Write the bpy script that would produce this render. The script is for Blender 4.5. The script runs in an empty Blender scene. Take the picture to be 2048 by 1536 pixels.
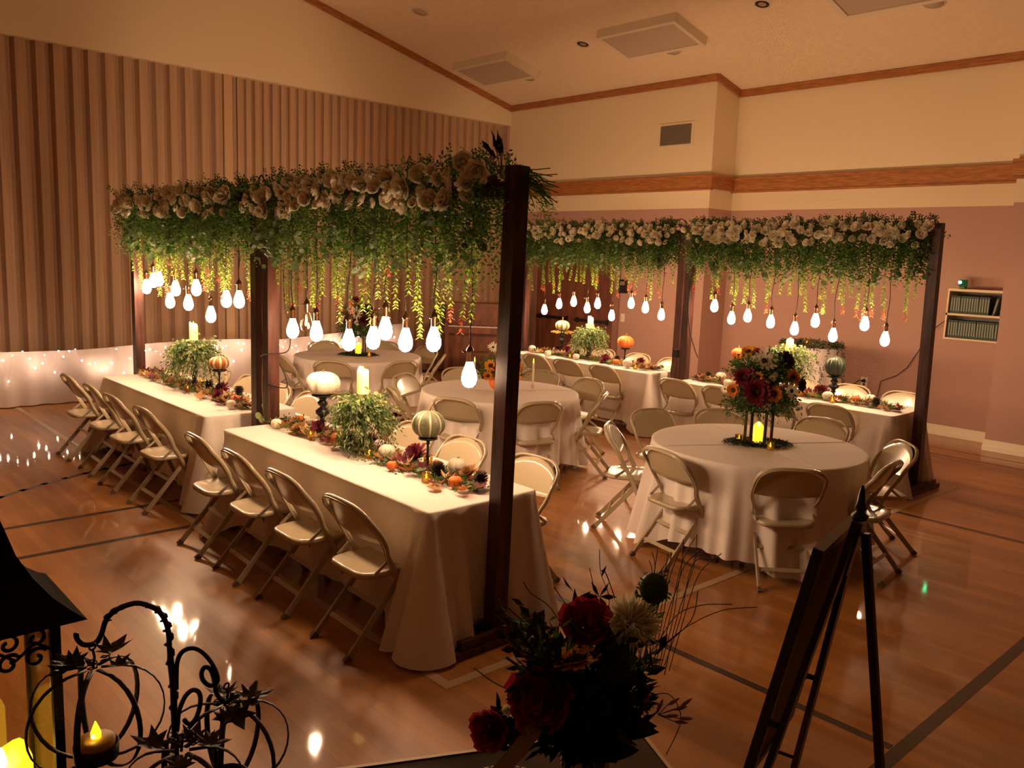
import bpy, math, random
from mathutils import Vector, Matrix, Euler
R = random.Random(7)
PI = math.pi
COL = bpy.context.scene.collection
V = Vector

# ---------------------------------------------------------------- materials
def mat(name, col, rough=.6, metal=0., emit=None, es=0., bump=0., bscale=30., vary=0., vscale=5., spec=.5, transl=0., coat=0., trans=0., ior=1.45, stretch=(1, 1, 1), col2=None, alpha=1.):
    m = bpy.data.materials.new(name); m.use_nodes = True
    nt = m.node_tree; N = nt.nodes; L = nt.links
    b = N['Principled BSDF']; out = N['Material Output']
    b.inputs['Base Color'].default_value = (*col, 1); b.inputs['Roughness'].default_value = rough
    b.inputs['Metallic'].default_value = metal; b.inputs['Specular IOR Level'].default_value = spec
    b.inputs['Coat Weight'].default_value = coat; b.inputs['Coat Roughness'].default_value = .08
    b.inputs['Transmission Weight'].default_value = trans; b.inputs['IOR'].default_value = ior
    b.inputs['Alpha'].default_value = alpha
    if emit:
        b.inputs['Emission Color'].default_value = (*emit, 1); b.inputs['Emission Strength'].default_value = es
    tc = None
    if bump or vary or col2:
        tc = N.new('ShaderNodeTexCoord'); mp = N.new('ShaderNodeMapping'); mp.inputs['Scale'].default_value = stretch
        L.new(tc.outputs['Object'], mp.inputs['Vector'])
    if vary or col2:
        n = N.new('ShaderNodeTexNoise'); n.inputs['Scale'].default_value = vscale; n.inputs['Detail'].default_value = 4
        L.new(mp.outputs[0], n.inputs['Vector'])
        r = N.new('ShaderNodeValToRGB'); c2 = col2 or tuple(min(1, c*(1+vary)) for c in col)
        c1 = col if col2 else tuple(c*(1-vary) for c in col)
        r.color_ramp.elements[0].position = .35; r.color_ramp.elements[1].position = .68
        r.color_ramp.elements[0].color = (*c1, 1); r.color_ramp.elements[1].color = (*c2, 1)
        L.new(n.outputs['Fac'], r.inputs['Fac']); L.new(r.outputs['Color'], b.inputs['Base Color'])
    if bump:
        n = N.new('ShaderNodeTexNoise'); n.inputs['Scale'].default_value = bscale; n.inputs['Detail'].default_value = 3
        L.new(mp.outputs[0], n.inputs['Vector'])
        bp = N.new('ShaderNodeBump'); bp.inputs['Strength'].default_value = bump; bp.inputs['Distance'].default_value = .01
        L.new(n.outputs['Fac'], bp.inputs['Height']); L.new(bp.outputs['Normal'], b.inputs['Normal'])
    if transl:
        t = N.new('ShaderNodeBsdfTranslucent'); t.inputs['Color'].default_value = (*[min(1, c*1.3) for c in col], 1)
        mx = N.new('ShaderNodeMixShader'); mx.inputs[0].default_value = transl
        L.new(b.outputs[0], mx.inputs[1]); L.new(t.outputs[0], mx.inputs[2]); L.new(mx.outputs[0], out.inputs['Surface'])
    return m

def thin_glass(name, col, refl):
    m = bpy.data.materials.new(name); m.use_nodes = True; nt = m.node_tree; N = nt.nodes; L = nt.links; N.remove(N['Principled BSDF'])
    t = N.new('ShaderNodeBsdfTransparent'); t.inputs['Color'].default_value = (*col, 1)
    g = N.new('ShaderNodeBsdfGlossy'); g.inputs['Roughness'].default_value = .04; g.inputs['Color'].default_value = (1, 1, 1, 1)
    lw = N.new('ShaderNodeLayerWeight'); lw.inputs['Blend'].default_value = .25; ma = N.new('ShaderNodeMath'); ma.operation = 'MULTIPLY_ADD'; ma.inputs[1].default_value = .6; ma.inputs[2].default_value = refl*.5
    L.new(lw.outputs['Fresnel'], ma.inputs[0]); mx = N.new('ShaderNodeMixShader'); L.new(ma.outputs[0], mx.inputs[0]); L.new(t.outputs[0], mx.inputs[1]); L.new(g.outputs[0], mx.inputs[2]); L.new(mx.outputs[0], N['Material Output'].inputs['Surface'])
    return m
M = {}
M['mauve'] = mat('mauve_paint', (.47, .275, .215), .75)
M['cream'] = mat('cream_paint', (.80, .64, .42), .75)
M['oak'] = mat('oak_trim', (.40, .15, .045), .4, vary=.3, vscale=6, stretch=(1, 1, 14))
M['skirting'] = mat('skirting_vinyl', (.88, .78, .6), .45)
M['ceiling'] = mat('ceiling_texture', (.80, .62, .42), .85, bump=.2, bscale=90, vary=.03, vscale=14)
M['ivory'] = mat('ivory_metal', (.72, .60, .44), .5)
M['grey_panel'] = mat('grey_panel', (.50, .38, .28), .6)
M['dark_hole'] = mat('dark_recess', (.12, .08, .06), .5)
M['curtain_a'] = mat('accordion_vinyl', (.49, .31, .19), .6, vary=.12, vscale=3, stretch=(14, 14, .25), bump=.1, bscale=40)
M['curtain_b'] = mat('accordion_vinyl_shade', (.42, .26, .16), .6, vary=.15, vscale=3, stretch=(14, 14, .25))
M['curtain_c'] = mat('accordion_lead_post', (.60, .38, .22), .5)
M['black'] = mat('black_metal', (.012, .010, .009), .35)
M['iron'] = mat('bronze_iron', (.028, .016, .010), .5, metal=.3, bump=.3, bscale=90)
M['stain'] = mat('dark_stained_wood', (.075, .026, .018), .42, vary=.55, vscale=5, stretch=(5, 5, .5), bump=.15, bscale=40)
M['stain2'] = mat('dark_lantern_wood', (.06, .025, .012), .7, spec=.2, vary=.3, vscale=20)
M['chair'] = mat('beige_enamel', (.45, .365, .235), .24, coat=.3, bump=.02, bscale=300)
M['rubber'] = mat('tan_rubber', (.16, .11, .07), .7)
M['bulb'] = mat('lit_bulb_glass', (1, 1, 1), .4, emit=(1, .63, .365), es=135)
M['bulb_off'] = thin_glass('clear_bulb_glass', (1, .93, .8), .22)
M['filament'] = mat('glass_stem', (.9, .7, .4), .2, metal=.5)
M['socket'] = mat('antique_brass_socket', (.16, .08, .04), .28, metal=.9)
M['cord'] = mat('twisted_cord', (.02, .012, .01), .7)
M['white_cord'] = mat('pale_cord', (.6, .5, .4), .6)
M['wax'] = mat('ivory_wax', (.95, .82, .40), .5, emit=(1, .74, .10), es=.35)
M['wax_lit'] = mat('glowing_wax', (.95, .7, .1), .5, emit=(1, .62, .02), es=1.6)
M['wax_white'] = mat('white_wax', (.9, .8, .6), .5)
M['flame'] = mat('led_flame', (1, .7, .2), .5, emit=(1, .62, .03), es=6)
M['flame_hot'] = mat('led_hot_spot', (1, .8, .3), .5, emit=(1, .75, .25), es=25)
M['fairy'] = mat('fairy_bulb', (1, .8, .6), .5, emit=(1, .72, .5), es=75)
M['glass'] = thin_glass('clear_glass', (1, .97, .9), .10)
M['sheet'] = mat('white_sheet', (.88, .74, .68), .8, bump=.05, bscale=20, transl=.15)
M['book'] = mat('dark_green_cloth', (.035, .06, .045), .6)
M['book_lt'] = mat('spine_label', (.25, .27, .2), .6)
M['green_led'] = mat('green_led', (.1, 1, .4), .4, emit=(.05, 1, .35), es=22)
M['green_body'] = mat('green_projector', (.01, .10, .045), .4)
M['door'] = mat('mahogany_door', (.19, .065, .035), .42, vary=.3, vscale=3, stretch=(6, 6, .6))
M['door_frame'] = mat('brown_door_frame', (.30, .15, .11), .5)
M['piano'] = mat('walnut_piano', (.25, .085, .045), .38, vary=.3, vscale=4, stretch=(3, 3, 1))
M['keys'] = mat('ivory_keys', (.9, .8, .66), .3)
M['steel'] = mat('brushed_steel', (.5, .42, .35), .35, metal=.8)
M['rose'] = mat('cream_petal', (.95, .84, .64), .55, transl=.3, vary=.04, vscale=20)
M['bud'] = mat('flower_heart_brown', (.055, .02, .01), .8, bump=.8, bscale=220)
M['g_dark'] = mat('leaf_dark_green', (.04, .09, .014), .5, transl=.35)
M['g_mid'] = mat('leaf_mid_green', (.09, .19, .025), .5, transl=.4)
M['g_lime'] = mat('leaf_lime_green', (.27, .42, .045), .5, transl=.5)
M['g_sage'] = mat('leaf_sage', (.10, .14, .055), .6, transl=.25)
M['g_pale'] = mat('leaf_pale_sage', (.34, .38, .16), .6, transl=.3)
M['g_red'] = mat('leaf_red_tip', (.45, .10, .04), .6, transl=.3)
M['g_dark2'] = mat('leaf_dull_green', (.022, .040, .012), .6, transl=.15)
M['g_black'] = mat('leaf_very_dark', (.018, .022, .010), .7)
M['stem'] = mat('brown_stem', (.10, .06, .03), .7)
M['tan'] = mat('dry_tan_leaf', (.42, .22, .08), .7, transl=.25, vary=.2, vscale=25)
M['straw'] = mat('pale_straw_leaf', (.68, .47, .26), .7, transl=.25)
M['orange_leaf'] = mat('orange_leaf', (.42, .12, .025), .6, transl=.25)
M['burg'] = mat('burgundy_petal', (.17, .012, .03), .6, transl=.2)
M['burg2'] = mat('deep_red_petal', (.33, .018, .035), .6, transl=.25)
M['plum'] = mat('plum_petal', (.07, .01, .022), .6, transl=.15)
M['gold'] = mat('golden_petal', (.80, .36, .03), .6, transl=.25)
M['amber'] = mat('amber_petal', (.62, .20, .02), .6, transl=.25)
M['white_p'] = mat('white_petal', (.85, .74, .55), .6, transl=.25)
M['pump_w'] = mat('white_pumpkin_skin', (.90, .80, .64), .45, bump=.1, bscale=40)
M['pump_o'] = mat('orange_pumpkin_skin', (.78, .19, .035), .5, bump=.15, bscale=40, vary=.1, vscale=10)
M['pump_o2'] = mat('deep_orange_skin', (.55, .14, .02), .55, bump=.15, bscale=40, vary=.25, vscale=10)
M['pump_g'] = mat('grey_green_skin', (.15, .15, .08), .45, vary=.3, vscale=12)
M['pump_dg'] = mat('dark_green_skin', (.020, .034, .018), .4, vary=.3, vscale=12)
M['pump_dg2'] = mat('mottled_green_skin', (.07, .085, .04), .5)
M['pump_l'] = mat('pale_stripe_skin', (.62, .55, .34), .5)
M['pump_s'] = mat('brown_stripe_skin', (.36, .11, .025), .5)
M['pstem'] = mat('pumpkin_stalk', (.20, .10, .04), .8, bump=.3, bscale=60)
M['cone'] = mat('pine_cone_brown', (.05, .025, .013), .8)
M['lace'] = mat('white_lace', (.85, .76, .62), .8)
M['roof'] = mat('matt_bronze_roof', (.014, .009, .006), .95, spec=.05)
M['tabletop'] = mat('black_glass_top', (.02, .016, .013), .16)
M['pewter'] = mat('pewter_rim', (.55, .46, .36), .3, metal=.9)
M['vase'] = mat('beige_ceramic', (.60, .44, .28), .5)
M['board_back'] = mat('brown_backing_board', (.13, .07, .04), .7)
M['frame'] = mat('black_frame', (.02, .014, .012), .35)
M['gold_glass'] = thin_glass('amber_votive_glass', (1, .85, .5), .14)
M['line_dark'] = mat('dark_court_line', (.045, .028, .02), .25)
M['line_pale'] = mat('pale_court_line', (.50, .34, .20), .3)
M['plaster'] = mat('switch_plate', (.8, .7, .56), .4)

def cloth_material():
    m = mat('white_tablecloth', (.90, .79, .72), .85, bump=.25, bscale=420)
    nt = m.node_tree; N = nt.nodes; L = nt.links
    tr = N.new('ShaderNodeBsdfTranslucent'); tr.inputs['Color'].default_value = (.8, .62, .5, 1)
    mx = N.new('ShaderNodeMixShader'); mx.inputs[0].default_value = .12
    L.new(N['Principled BSDF'].outputs[0], mx.inputs[1]); L.new(tr.outputs[0], mx.inputs[2]); L.new(mx.outputs[0], N['Material Output'].inputs['Surface'])
    return m
M['cloth'] = cloth_material()

def floor_material():
    m = bpy.data.materials.new('maple_gym_floor'); m.use_nodes = True
    nt = m.node_tree; N = nt.nodes; L = nt.links; b = N['Principled BSDF']
    tc = N.new('ShaderNodeTexCoord'); mp = N.new('ShaderNodeMapping')
    mp.inputs['Rotation'].default_value = (0, 0, PI/2); L.new(tc.outputs['Object'], mp.inputs['Vector'])
    br = N.new('ShaderNodeTexBrick'); br.offset = .37; br.inputs['Scale'].default_value = 1
    br.inputs['Brick Width'].default_value = .75; br.inputs['Row Height'].default_value = .057
    br.inputs['Mortar Size'].default_value = .0006; br.inputs['Bias'].default_value = 0
    br.inputs['Color1'].default_value = (.36, .145, .034, 1); br.inputs['Color2'].default_value = (.47, .205, .052, 1)
    br.inputs['Mortar'].default_value = (.22, .10, .04, 1); L.new(mp.outputs[0], br.inputs['Vector'])
    n = N.new('ShaderNodeTexNoise'); n.inputs['Scale'].default_value = 1.0; n.inputs['Detail'].default_value = 5
    mp2 = N.new('ShaderNodeMapping'); mp2.inputs['Scale'].default_value = (5, 1.2, 1); L.new(tc.outputs['Object'], mp2.inputs['Vector']); L.new(mp2.outputs[0], n.inputs['Vector'])
    mx = N.new('ShaderNodeMix'); mx.data_type = 'RGBA'; mx.blend_type = 'MULTIPLY'; mx.inputs[0].default_value = .6
    rp = N.new('ShaderNodeValToRGB'); rp.color_ramp.elements[0].color = (.62, .55, .5, 1); rp.color_ramp.elements[1].color = (1.1, 1.05, 1, 1)
    rp.color_ramp.elements[0].position = .3; rp.color_ramp.elements[1].position = .65
    L.new(n.outputs['Fac'], rp.inputs['Fac']); L.new(br.outputs['Color'], mx.inputs[6]); L.new(rp.outputs['Color'], mx.inputs[7])
    L.new(mx.outputs[2], b.inputs['Base Color'])
    b.inputs['Roughness'].default_value = .42; b.inputs['Coat Weight'].default_value = .55; b.inputs['Coat Roughness'].default_value = .055
    b.inputs['Specular IOR Level'].default_value = .35
    n2 = N.new('ShaderNodeTexNoise'); n2.inputs['Scale'].default_value = 2.2; n2.inputs['Detail'].default_value = 3
    L.new(tc.outputs['Object'], n2.inputs['Vector'])
    bp = N.new('ShaderNodeBump'); bp.inputs['Strength'].default_value = .12; bp.inputs['Distance'].default_value = .012
    L.new(n2.outputs['Fac'], bp.inputs['Height']); L.new(bp.outputs['Normal'], b.inputs['Normal']); L.new(bp.outputs['Normal'], b.inputs['Coat Normal'])
    return m
M['floor'] = floor_material()

# ---------------------------------------------------------------- mesh builder
class MB:
    def __init__(s): s.v = []; s.f = []; s.m = []; s.sm = []; s.cur = 0; s.smooth = False; s.T = None
    def av(s, p):
        p = V(p)
        if s.T is not None: p = s.T @ p
        s.v.append(tuple(p)); return len(s.v)-1
    def af(s, idx): s.f.append(tuple(idx)); s.m.append(s.cur); s.sm.append(s.smooth)
    def box(s, c, d, rz=0., T=None):
        c = V(c); rot = Matrix.Rotation(rz, 3, 'Z') if T is None else T
        I = []
        for z in (-1, 1):
            for x, y in ((-1, -1), (1, -1), (1, 1), (-1, 1)):
                I.append(s.av(c + rot @ V((x*d[0]/2, y*d[1]/2, z*d[2]/2))))
        a = I
        for q in ((0, 3, 2, 1), (4, 5, 6, 7), (0, 1, 5, 4), (1, 2, 6, 5), (2, 3, 7, 6), (3, 0, 4, 7)): s.af([a[k] for k in q])
        return s
    def bb(s, x0, x1, y0, y1, z0, z1): return s.box(((x0+x1)/2, (y0+y1)/2, (z0+z1)/2), (abs(x1-x0), abs(y1-y0), abs(z1-z0)))
    def bar(s, a, b, w, h, up=(0, 0, 1)):
        a = V(a); b = V(b); t = (b-a).normalized(); u = V(up)
        if abs(t.dot(u)) > .98: u = V((1, 0, 0))
        sd = t.cross(u).normalized(); u = sd.cross(t)
        rot = Matrix((t, sd, u)).transposed()
        return s.box((a+b)/2, ((b-a).length, w, h), T=rot)
    def tube(s, pts, r, n=8, flat=1., ref=(0, 0, 1), closed=False, cap=True):
        pts = [V(p) for p in pts]; k = len(pts); rr = r if isinstance(r, (list, tuple)) else [r]*k
        rings = []; sm = s.smooth; s.smooth = True; prev = None
        for i, p in enumerate(pts):
            if closed: t = pts[(i+1) % k]-pts[i-1]
            else: t = pts[min(i+1, k-1)]-pts[max(i-1, 0)]
            if t.length < 1e-9: t = V((0, 0, 1))
            t.normalize()
            if prev is None:
                u = V(ref)
                if abs(u.dot(t)) > .95: u = V((1, 0, 0)) if abs(t.x) < .9 else V((0, 1, 0))
            else: u = prev
            u = (u - t*u.dot(t)).normalized(); prev = u
            w = t.cross(u)
            rings.append([s.av(p + u*math.cos(a)*rr[i] + w*math.sin(a)*rr[i]*flat) for a in [2*PI*j/n for j in range(n)]])
        for i in range(k if closed else k-1):
            A = rings[i]; B = rings[(i+1) % k]
            for j in range(n): s.af((A[j], A[(j+1) % n], B[(j+1) % n], B[j]))
        if cap and not closed:
            s.af(list(reversed(rings[0]))); s.af(rings[-1])
        s.smooth = sm; return s
    def lathe(s, prof, n=20, c=(0, 0, 0), cap=True):
        c = V(c); rings = []; sm = s.smooth; s.smooth = True
        for r, z in prof:
            rings.append([s.av(c+V((math.cos(a)*r, math.sin(a)*r, z))) for a in [2*PI*j/n for j in range(n)]])
        for A, B in zip(rings, rings[1:]):
            for j in range(n): s.af((A[j], A[(j+1) % n], B[(j+1) % n], B[j]))
        if cap:
            if prof[0][0] > 1e-4: s.af(list(reversed(rings[0])))
            if prof[-1][0] > 1e-4: s.af(rings[-1])
        s.smooth = sm; return s
    def ball(s, c, r, n=8, sq=1.):
        pr = [(max(1e-4, r*math.sin(PI*i/n)), -r*sq*math.cos(PI*i/n)) for i in range(n+1)]
        return s.lathe(pr, max(6, n), c, cap=False)
    def leaf(s, p, d, w, L, W, fold=.25, bend=0.):
        """pointed leaf: p base, d direction, w sideways hint"""
        d = V(d).normalized(); w = V(w); w = (w-d*w.dot(d))
        if w.length < 1e-5: w = d.orthogonal()
        w.normalize(); nn = d.cross(w)
        p = V(p); mid = p+d*L*.5+nn*bend*L*.5
        a = s.av(p); b = s.av(mid+w*W/2+nn*fold*W/2); c = s.av(p+d*L+nn*bend*L*-.3); e = s.av(mid-w*W/2+nn*fold*W/2)
        s.af((a, b, c)); s.af((a, c, e))
    def disc(s, p, nrm, r, n=7, cup=.15, el=1.25):
        nrm = V(nrm).normalized(); u = nrm.orthogonal().normalized(); w = nrm.cross(u)
        p = V(p); c = s.av(p-nrm*r*cup)
        I = [s.av(p+u*math.cos(2*PI*j/n)*r*el+w*math.sin(2*PI*j/n)*r) for j in range(n)]
        for j in range(n): s.af((c, I[j], I[(j+1) % n]))
    def maple(s, p, d, nrm, size, curl=.3):
        """lobed autumn leaf"""
        d = V(d).normalized(); nrm = V(nrm); nrm = (nrm-d*nrm.dot(d)).normalized(); w = d.cross(nrm)
        pts = [(0, 0), (.28, -.18), (.22, .08), (.52, .1), (.36, .3), (.55, .62), (.22, .52), (.16, .66), (0, 1.), (-.16, .66), (-.22, .52), (-.55, .62), (-.36, .3), (-.52, .1), (-.22, .08), (-.28, -.18)]
        P = V(p); c = s.av(P+d*size*.35)
        I = [s.av(P+w*x*size+d*y*size+nrm*(curl*size*(x*x*1.6+(y-.3)**2*.7))) for x, y in pts]
        for j in range(len(I)): s.af((c, I[j], I[(j+1) % len(I)]))
    def petalgrid(s, base, d, w, L, W, lift, curl, nu=3, nv=3):
        d = V(d).normalized(); w = V(w).normalized(); n = w.cross(d)
        g = []
        for i in range(nv+1):
            t = i/nv; row = []
            wd = W*math.sin(PI*(.18+.62*t))
            for j in range(nu+1):
                q = j/nu-.5
                row.append(s.av(V(base)+d*L*t+w*wd*q+n*(lift*L*t*t - curl*W*q*q*2)))
            g.append(row)
        for i in range(nv):
            for j in range(nu): s.af((g[i][j], g[i][j+1], g[i+1][j+1], g[i+1][j]))
    def build(s, name, mats, parent=None, loc=None):
        me = bpy.data.meshes.new(name); me.from_pydata(s.v, [], s.f)
        for m in (mats if isinstance(mats, (list, tuple)) else [mats]): me.materials.append(M[m] if isinstance(m, str) else m)
        me.polygons.foreach_set('material_index', s.m); me.polygons.foreach_set('use_smooth', s.sm); me.update()
        o = bpy.data.objects.new(name, me); COL.objects.link(o)
        if parent: o.parent = parent
        if loc: o.location = loc
        return o

def tag(o, label=None, cat=None, group=None, kind=None):
    if label: o['label'] = label
    if cat: o['category'] = cat
    if group: o['group'] = group
    if kind: o['kind'] = kind
    return o
def empty(name, loc, rz=0., label=None, cat=None, group=None):
    o = bpy.data.objects.new(name, None); COL.objects.link(o); o.empty_display_size = .05
    o.location = loc; o.rotation_euler = (0, 0, rz); return tag(o, label, cat, group)
def dup(o, parent=None):
    c = o.copy(); COL.objects.link(c)
    if parent is not None: c.parent = parent
    for ch in list(o.children): dup(ch, c)
    return c
KIDS = {}
def inst(proto, loc, rz=0., scale=1., label=None, cat=None, group=None, tilt=None):
    """first use takes the prototype itself, later uses copy it with its parts"""
    k = proto.name
    if k in KIDS: o = dup(proto)
    else: o = proto; KIDS[k] = 1
    o.location = loc; o.rotation_euler = tilt if tilt else (0, 0, rz)
    o.scale = (scale,)*3 if not isinstance(scale, tuple) else scale
    if 'group' in o.keys() and not group: del o['group']
    return tag(o, label, cat, group)
def struct(mb, name, mats): return tag(mb.build(name, mats), kind='structure')
ORD = ['first', 'second', 'third', 'fourth', 'fifth', 'sixth', 'seventh', 'eighth', 'ninth', 'tenth', 'eleventh', 'twelfth', 'thirteenth', 'fourteenth', 'fifteenth', 'sixteenth', 'seventeenth', 'eighteenth', 'nineteenth', 'twentieth', 'twenty-first', 'twenty-second', 'twenty-third']
def rnd(a, b): return R.uniform(a, b)
def rdir(zlo=-1, zhi=1):
    a = rnd(0, 2*PI); z = rnd(zlo, zhi); q = math.sqrt(max(0, 1-z*z)); return V((q*math.cos(a), q*math.sin(a), z))

# ---------------------------------------------------------------- room shell
XR, YR = 10.68, 11.80
def zc(x): return 4.7955+.2365*(10.678-x)
RX = .8
mb = MB(); mb.bb(-9.2, 11.6, -17.2, 12.3, -.1, 0); struct(mb, 'floor', 'floor')
mb = MB()
for a, b in ((RX, 11.7), (-9.3, RX)):
    za = zc(a) if a >= RX else zc(2*RX-a); zb = zc(b) if b > RX else zc(RX)
    y0, y1 = -17.3, 12.4; I = [mb.av(p) for p in ((a, y0, za), (b, y0, zb), (b, y1, zb), (a, y1, za), (a, y0, za+.1), (b, y0, zb+.1), (b, y1, zb+.1), (a, y1, za+.1))]
    for q in ((0, 3, 2, 1), (4, 5, 6, 7), (0, 1, 5, 4), (1, 2, 6, 5), (2, 3, 7, 6), (3, 0, 4, 7)): mb.af([I[k] for k in q])
struct(mb, 'ceiling', 'ceiling')
mb = MB()
ZM = 2.89
for x0, y0, y1 in ((XR, 7.37, 12.3), (11.28, 3.335, 7.37), (10.80, -17.2, 3.335)):
    mb.cur = 0; mb.bb(x0, 11.7, y0, y1, 0, ZM); mb.cur = 1; mb.bb(x0, 11.7, y0, y1, ZM, zc(x0)+.02)
struct(mb, 'wall_right', ['mauve', 'cream'])
# gable wall above the accordion partition
mb = MB()
def gable(mb, y0, y1, z0):
    pts = [(-9.2, z0), (XR, z0), (XR, zc(XR)+.02), (RX, zc(RX)+.02), (-9.2, zc(2*RX+9.2)+.02)]
    A = [mb.av((x, y0, z)) for x, z in pts]; B = [mb.av((x, y1, z)) for x, z in pts]
    mb.af(A); mb.af(list(reversed(B)))
    for i in range(5): j = (i+1) % 5; mb.af((A[j], A[i], B[i], B[j]))
gable(mb, YR, 12.2, 4.45); struct(mb, 'wall_back', 'cream')
mb = MB(); mb.bb(-9.2, XR, 12.1, 12.25, 0, 4.6); mb.bb(10.62, XR, YR+.02, 12.1, 0, 4.45); struct(mb, 'wall_behind_partition', 'mauve')
mb = MB(); mb.bb(-9.3, -9.1, -17.2, 12.3, 0, 4.8); struct(mb, 'wall_left', 'mauve')
mb = MB(); gable(mb, -17.2, -17.0, 0); struct(mb, 'wall_front', 'mauve')
# oak cornice
mb = MB()
def cornice(x0, y0, x1, y1, zz0, zz1):
    a = V((x0, y0, zz0-.05)); b = V((x1, y1, zz1-.05)); mb.bar(a, b, .05, .10)
cornice(XR-.01, 7.36, XR-.01, YR, zc(XR), zc(XR)); cornice(11.27, 3.3, 11.27, 7.37, zc(11.28), zc(11.28)); cornice(10.79, -17, 10.79, 3.33, zc(10.8), zc(10.8))
cornice(XR-.02, 7.355, 11.28, 7.355, zc(XR), zc(11.28)); cornice(XR, YR-.01, RX, YR-.01, zc(XR), zc(RX)); cornice(RX, YR-.01, -9.1, YR-.01, zc(RX), zc(2*RX+9.1))
struct(mb, 'trim_1', 'oak')
mb = MB()
for x0, y0, y1 in ((XR, 7.32, YR), (11.28, 3.335, 7.37), (10.80, -17, 3.375)):
    mb.bb(x0-.05, x0, y0, y1, 3.17, 3.33); mb.bb(x0-.075, x0, y0-.025*(x0 == XR), y1, 3.33, 3.37); mb.bb(x0-.062, x0, y0, y1, 3.15, 3.175)
mb.bb(XR, 11.23, 7.32, 7.37, 3.17, 3.33); mb.bb(XR, 11.205, 7.295, 7.37, 3.33, 3.37)
struct(mb, 'trim_2', 'oak')
mb = MB()
for x0, y0, y1 in ((XR, 7.35, 9.0), (XR, 11.0, YR), (11.28, 3.335, 7.37), (10.80, -17, 3.35)):
    mb.bb(x0-.012, x0, y0, y1, 0, .13); mb.bb(x0-.025, x0, y0, y1, 0, .055)
mb.bb(XR-.012, 11.28, 7.355, 7.37, 0, .13)
struct(mb, 'baseboard_right', 'skirting')
# court lines
mb = MB()
def fl(a, b, w=.052, z=.0012):
    a = V((*a, z)); b = V((*b, z)); d = (b-a).normalized()*w/2; n = V((-d.y, d.x, 0))
    mb.af([mb.av(p) for p in (a-d-n, b+d-n, b+d+n, a-d+n)])
fl((-3, 6.63), (3.2, 6.63)); fl((-3, 5.94), (3.2, 5.94)); fl((3.56, 5.0), (3.55, 1.34), .05); fl((3.3, 1.28), (7.18, 1.275), .06); fl((7.3, 1.27), (9.2, 1.27), .06); fl((7.24, 4.5), (7.24, -3), .05); fl((10.40, 7.3), (10.42, -3), .03); fl((10.04, 9.0), (10.02, -3), .03)
pr = None
for i in range(15):
    t = i/14; q = (.5+2.6*t, 6.75+1.25*t+.35*math.sin(PI*t*.9)) 
    if pr: fl(pr, q)
    pr = q
struct(mb, 'trim_3', 'line_dark')
mb = MB(); fl((2.375, 2.985), (2.43, 11.6), .055, .0022); fl((2.375, 2.93), (8.6, 2.86), .055, .0022); struct(mb, 'trim_4', 'line_pale')

# accordion partition
mb = MB(); z0, z1 = .02, 4.46
x = -9.0; y = YR+.12; k = 0
def pan(x0, y0, x1, y1, c):
    mb.cur = c; mb.af([mb.av(p) for p in ((x0, y0, z0), (x1, y1, z0), (x1, y1, z1), (x0, y0, z1))])
while x < 5.20:
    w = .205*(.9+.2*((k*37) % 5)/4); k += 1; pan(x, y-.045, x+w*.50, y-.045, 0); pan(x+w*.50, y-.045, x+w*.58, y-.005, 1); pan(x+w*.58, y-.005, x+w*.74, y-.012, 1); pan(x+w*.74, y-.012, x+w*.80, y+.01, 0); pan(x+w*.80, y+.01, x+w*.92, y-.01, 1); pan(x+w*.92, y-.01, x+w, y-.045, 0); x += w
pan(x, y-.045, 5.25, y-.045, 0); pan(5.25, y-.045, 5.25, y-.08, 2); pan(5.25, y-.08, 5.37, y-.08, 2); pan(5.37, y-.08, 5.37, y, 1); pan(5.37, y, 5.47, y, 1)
x = 5.47
while x < 10.5:
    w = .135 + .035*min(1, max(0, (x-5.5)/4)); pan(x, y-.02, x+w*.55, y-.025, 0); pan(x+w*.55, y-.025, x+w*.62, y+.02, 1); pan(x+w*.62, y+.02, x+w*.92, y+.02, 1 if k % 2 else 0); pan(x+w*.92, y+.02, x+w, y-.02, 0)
    x += w; k += 1
pan(x, y-.02, 10.63, y-.02, 1)
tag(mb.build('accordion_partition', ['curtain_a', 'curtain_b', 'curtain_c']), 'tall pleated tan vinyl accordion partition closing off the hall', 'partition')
# white sheet with fairy lights in front of the partition
g = MB(); g.smooth = True; rows = []
for j in range(9):
    t = j/8; row = []
    for i in range(260):
        s_ = i/259; xx = 1.0+7.3*s_
        yy = YR-.20 + .018*math.sin(xx*23+1.5*math.sin(xx*3))*(.4+t) + .02*math.sin(xx*5.1) - .05*t
        zt = .72+.03*math.sin(xx*1.7)+.02*math.cos(xx*.9) + (.14*max(0, (xx-6)/2.3))
        row.append(g.av((xx, yy, zt*(1-t)+.012*t)))
    rows.append(row)
for j in range(8):
    for i in range(259):
        if i == 104: continue
        g.af((rows[j][i], rows[j+1][i], rows[j+1][i+1], rows[j][i+1]))
tag(g.build('white_drape', 'sheet'), 'floor-length white cloth hung along the foot of the accordion partition', 'cloth drape')
fs = empty('fairy_lights', (1, YR-.3, 0), 0, 'string of small warm fairy lights dotted over the white cloth', 'string lights')
g = MB(); pts = []
fp = MB(); fp.ball((0, 0, 0), .0105, 5)
first = None; px = 0
for i in range(98):
    xx = 1.15 + 6.9*i/98 + rnd(-.03, .03); zz = .70 - abs(R.gauss(0, .15)) + (.10*max(0, (xx-6)/2.3))
    zz = max(zz, .34); pts.append((xx-1, rnd(-.03, .0), zz))
ws = [p for p in pts]
g.tube(ws, .0012, 4)
g.build('wire', 'white_cord', fs)
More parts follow.
